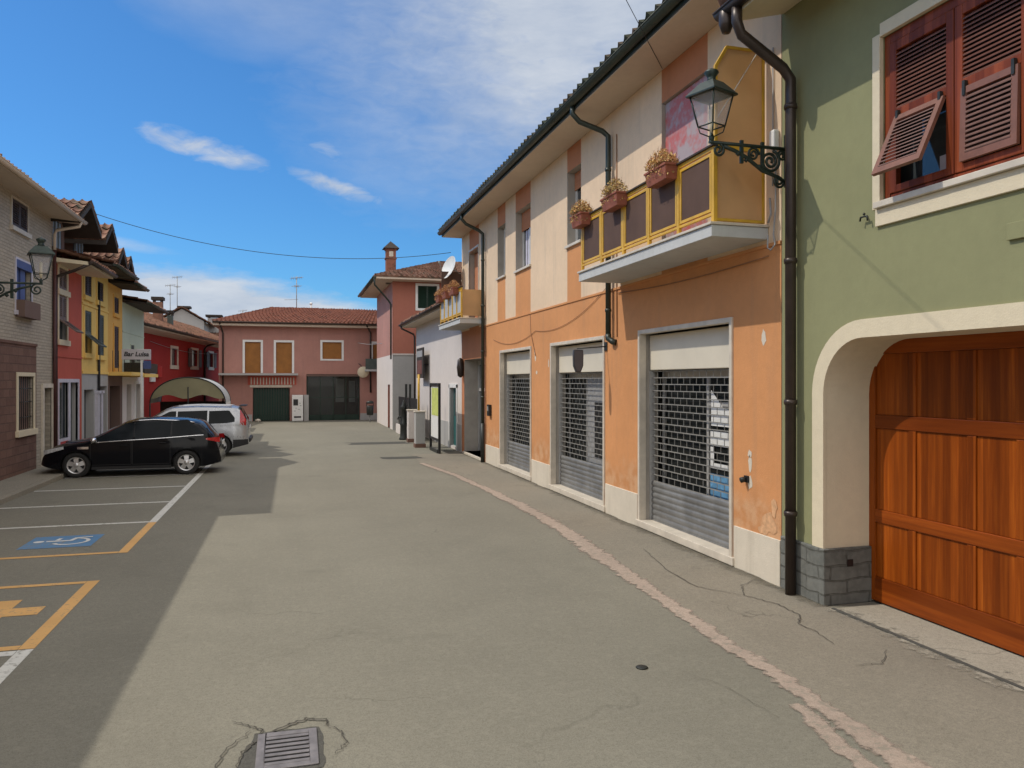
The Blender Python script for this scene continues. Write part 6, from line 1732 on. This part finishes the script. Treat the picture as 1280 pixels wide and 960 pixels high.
    # wheels
    for ax in axles:
        for sy in (-1,1):
            c_ = Vector((ax, sy*(HW(ax)-.13), wr)); wd = .105
            m = MB(); m.lathe([(wr*.66,-wd),(wr*.93,-wd),(wr,-wd*.72),(wr,wd*.72),(wr*.93,wd),(wr*.66,wd),(wr*.64,0),(wr*.66,-wd)], c_, 'y', 32, caps=False)
            wh = m.build('wheel', M['rubber'], t, local=True)
            m = MB(); yo = sy*wd*.80
            m.lathe([(wr*.67,yo*1.2),(wr*.60,yo*1.2),(wr*.58,yo*.5)], c_, 'y', 32, caps=False)
            for k in range(5):
                a = 2*PI*k/5+.3
                d = Vector((math.cos(a),0,math.sin(a))); p = Vector((-d.z,0,d.x))
                q0, q1 = c_+d*wr*.08, c_+d*wr*.62
                w0, w1 = .045, .062
                yv = Vector((0,yo*1.0,0)); yi = Vector((0,yo*.55,0))
                m.hexa([q0-p*w0+yi,q0+p*w0+yi,q1+p*w1+yi,q1-p*w1+yi,q0-p*w0+yv*1.15,q0+p*w0+yv*1.15,q1+p*w1+yv,q1-p*w1+yv])
            m.lathe([(.0,yo*1.22),(.06,yo*1.2),(.075,yo*.9)], c_, 'y', 14)
            m.build('rim', M['rim'], wh, local=True)
            m = MB(); m.lathe([(.001,yo*.35),(wr*.66,yo*.35)], c_, 'y', 24, caps=False); m.build('brake_disc', M['cartrim'], wh, local=True)
    # mirrors
    xm = spec['mirror']
    for sy in (-1,1):
        m = MB(); zc = BE(xm)+.07; yc = sy*(hw(xm,BE(xm))+.10)
        m.grid(lambda u,v: (xm+.075*math.sin(PI*v)*math.cos(2*PI*u), yc+.12*math.cos(PI*v)*1., zc+.075*math.sin(PI*v)*math.sin(2*PI*u)), 14, 8)
        m.tube([(xm+.02,sy*(hw(xm,BE(xm))-.02),BE(xm)+.02),(xm+.0,yc,zc-.03)], .03, 6)
        m.build('mirror', M[spec.get('mirrormat',paint)], t, local=True, recalc=False)
    # plate at the rear
    m = MB(); m.box(x0-.012,x0+.006,-.26,.26,spec['plate']-.055,spec['plate']+.055); m.build('number_plate', M['plate'], t, local=True)
    return t, hw, TOP, HW, BE, topz, ZS
# --- black estate
top = [(-2.17,.46),(-2.16,.66),(-2.12,.84),(-2.02,1.0),(-1.74,1.34),(-1.62,1.42),(-1.2,1.485),(-.5,1.525),(-.05,1.50),(.18,1.44),(.95,1.04),(1.12,.985),(1.6,.90),(1.95,.79),(2.12,.67),(2.18,.56),(2.2,.40)]
Wd = [(-2.17,.70),(-2.08,.80),(-1.8,.87),(-1,.905),(1.2,.905),(1.7,.86),(2.0,.77),(2.14,.66),(2.2,.52)]
zb1 = lambda x: .20+.10*max(0,(abs(x)-1.75)/.45)
belt = [(-2.2,1.06),(-1.6,1.04),(-.8,.985),(.6,.915),(1.1,.88),(2.2,.74)]
be = lambda x: interp(belt, x)
win = [(-.02,.93,lambda x: be(x)+.02, lambda x: be(x)+.02+max(.01,min(.43,(1.0-x)*.52))),
       (-.92,-.06,lambda x: be(x)+.02, lambda x: be(x)+.46-.02*max(0,-x)),
       (-1.72,-.96,lambda x: be(x)+.02, lambda x: be(x)+max(.04,min(.44,(x+1.80)*.95)))]
spec1 = dict(windows=win, screen=(.22,1.0), rear=(-2.0,-1.70), tumble=.22, plate=.80, mirror=.88, mirrormat='chrome', handle='carblack',
    side=[('headlight','lampclear',1.60,2.10,lambda x: .60+.30*(2.1-x),lambda x: .71+.22*(2.1-x)),
          ('tail_light','lampred',-2.14,-1.80,lambda x: .84+.25*(x+2.14),lambda x: .985-.06*(x+2.14)),
          ('chrome_strip','chrome',-1.74,.96,lambda x: be(x)-.004,lambda x: be(x)+.016),
          ('side_vent','chrome',1.02,1.28,lambda x: .74,lambda x: .80),
          ('sill','cartrim',-.95,.95,lambda x: .20,lambda x: .28)],
    doors=[(.02,.98),(-.92,-.01)])
car1 = make_car('parked_car','black estate car parked nose-in towards the brick house','',0,top,Wd,zb1,belt,(-1.315,1.315),.325,'carblack',spec1) if False else make_car('parked_car','black estate car parked nose-in towards the brick house',(-4.02,22.92,0),PI,top,Wd,zb1,belt,(-1.315,1.315),.325,'carblack',spec1)
t, hw, TOP, HW, BE, topz, ZS = car1
for sy in (-1,1):
    m = MB(); m.tube([(x, sy*(hw(x,ZS(x))-.06), topz(x,hw(x,ZS(x))-.06)+.02) for x in [-1.5+k*.17 for k in range(10)]], .018, 6); m.build('roof_rail', M['chrome'], t, local=True)
# --- silver off-roader
top2 = [(-2.24,.55),(-2.24,.92),(-2.19,1.12),(-2.02,1.54),(-1.93,1.63),(-1.7,1.67),(-.6,1.70),(.1,1.67),(.35,1.59),(1.0,1.17),(1.2,1.10),(1.9,1.02),(2.12,.90),(2.2,.62),(2.22,.46)]
Wd2 = [(-2.24,.74),(-2.12,.83),(-1.8,.885),(-1,.90),(1.2,.90),(1.8,.87),(2.1,.76),(2.22,.60)]
zb2 = lambda x: .27+.12*max(0,(abs(x)-1.7)/.5)
belt2 = [(-2.3,1.10),(2.3,.98)]
be2 = lambda x: interp(belt2, x)
win2 = [(.0,.98,lambda x: be2(x)+.02, lambda x: be2(x)+.02+max(.01,min(.45,(1.05-x)*.52))),(-.95,-.05,lambda x: be2(x)+.02,lambda x: be2(x)+.46),
        (-1.80,-1.0,lambda x: be2(x)+.03+max(0,-.0-(x+1.55)*.5)*.25,lambda x: be2(x)+max(.12,min(.44,.44-(-1.62-x)*1.4 if x < -1.62 else .44)))]
spec2 = dict(windows=win2, screen=(.38,1.08), rear=(-2.15,-1.96), tumble=.20, plate=.95, mirror=.92, mirrormat='carsilver', round=.10,
    side=[('headlight','lampclear',1.70,2.1,lambda x: .74,lambda x: .92),('tail_light','lampred',-2.16,-1.96,lambda x: 1.04+(x+1.96)*.1,lambda x: max(1.12,1.62+(x+1.92)*1.7)),
          ('bumper','cartrim',-2.22,-1.75,lambda x: zb2(x),lambda x: .56),('sill','cartrim',-.95,.95,lambda x: .28,lambda x: .40)],
    doors=[(.05,1.02),(-.95,0.)])
t, hw, TOP, HW, BE, topz, ZS = make_car('parked_car','silver off-road car parked beyond the black estate with red tail lamps',(-3.62,27.75,0),PI,top2,Wd2,zb2,belt2,(-1.33,1.33),.35,'carsilver',spec2)
for sy in (-1,1):
    m = MB(); m.tube([(x, sy*(hw(x,ZS(x))-.08), topz(x,hw(x,ZS(x))-.08)+.04) for x in [-1.7+k*.2 for k in range(10)]], .022, 6); m.build('roof_rail', M['rim'], t, local=True)
m = MB(); m.box(-2.30,-2.20,-.72,.72,.46,.60); m.build('bumper', M['cartrim'], t, local=True, bevel=.03)
m = MB(); m.box(-2.14,-1.92,-.55,.55,1.645,1.68); m.build('spoiler', M['cartrim'], t, local=True, bevel=.012)

# ================================================================== drain grate and small covers
t = thing('drain_grate', 'square iron drain grate sunk in the broken asphalt at the front', 'drain grate', (-.03,5.38,0))
gx0, gx1, gy0, gy1 = -.23,.17,5.15,5.68
mb = MB()
for (a,b,c,d) in ((gx0,gx0+.055,gy0,gy1),(gx1-.055,gx1,gy0,gy1),(gx0+.055,gx1-.055,gy1-.055,gy1),(gx0+.055,gx1-.055,gy0,gy0+.055)): mb.box(a,b,c,d,.0055,.016)
M['gratemetal'] = plain('worn_grate_iron', (.19,.175,.175), .6, .3, .25, 10)
mb.build('frame', M['gratemetal'], t, bevel=.004)
mb = MB()
for k in range(7):
    y_ = gy0+.06+k*.062; mb.box(gx0+.056,gx1-.056,y_,y_+.036,.0055,.0145)
mb.build('bar', M['gratemetal'], t, bevel=.003)
mb = MB(); mb.box(gx0+.03,gx1-.03,gy0+.03,gy1-.03,.0048,.0053); mb.build('pit', M['black'], t)
mb = MB(); rr_ = random.Random(3); ring = []
for k in range(40):
    a = 2*PI*k/40; ca, sa = math.cos(a), math.sin(a); s_ = 1/max(abs(ca)/.22, abs(sa)/.29)
    s_ += .010+.022*rr_.random()
    ring.append((-.03+ca*s_, 5.415+sa*s_, .0044))
mb.face(ring); mb.build('drain_surround', M['darkpatch'], kind='structure', recalc=False)
mb = MB(); mb.face([(-.36,5.1,.0036),(-.22,5.1,.0036),(-.22,5.62,.0036),(-.3,5.55,.0036)])
mb.build('asphalt_patch', M['darkpatch'], kind='structure', recalc=False)
mb = MB(); mb.lathe([(0,.012),(.045,.012),(.055,.005)], (2.93,6.12,0), 'z', 16)
tag(mb.build('valve_cover', M['castiron'], None), 'small round dark iron cap in the road', 'valve cover')
# ================================================================== wires
mb = MB(); mb.tube(sag((-6.3,27.5,7.95),(5.3,26.2,6.95),.72,40), .010, 5)
tag(mb.build('overhead_wire', M['castiron'], None), 'long dark wire sagging across the street between the left gables and orange house', 'wire')
mb = MB(); mb.tube(sag((5.66,11.08,7.46),(-6.3,-3.75,7.9),.0,4), .005, 5)
tag(mb.build('overhead_wire', M['castiron'], None), 'thin wire rising from under the orange house eave out over the road', 'wire')
mb = MB(); mb.tube(sag(FC(3,4.6,.05),FC(20,4.55,.1),.25,20), .012, 4)
tag(mb.build('facade_wire', M['grey'], None), 'thin pale wire strung along the crimson wall', 'wire')
mb = MB(); mb.tube(sag((4.0,49.3,4.9),(5.9,39.4,5.0),.3,20), .014, 4)
tag(mb.build('street_wire', M['grey'], None), 'short drooping wire between the pink house and tall pink house', 'wire')
for o in bpy.data.objects:
    if 'gablemat' in o.keys(): del o['gablemat']
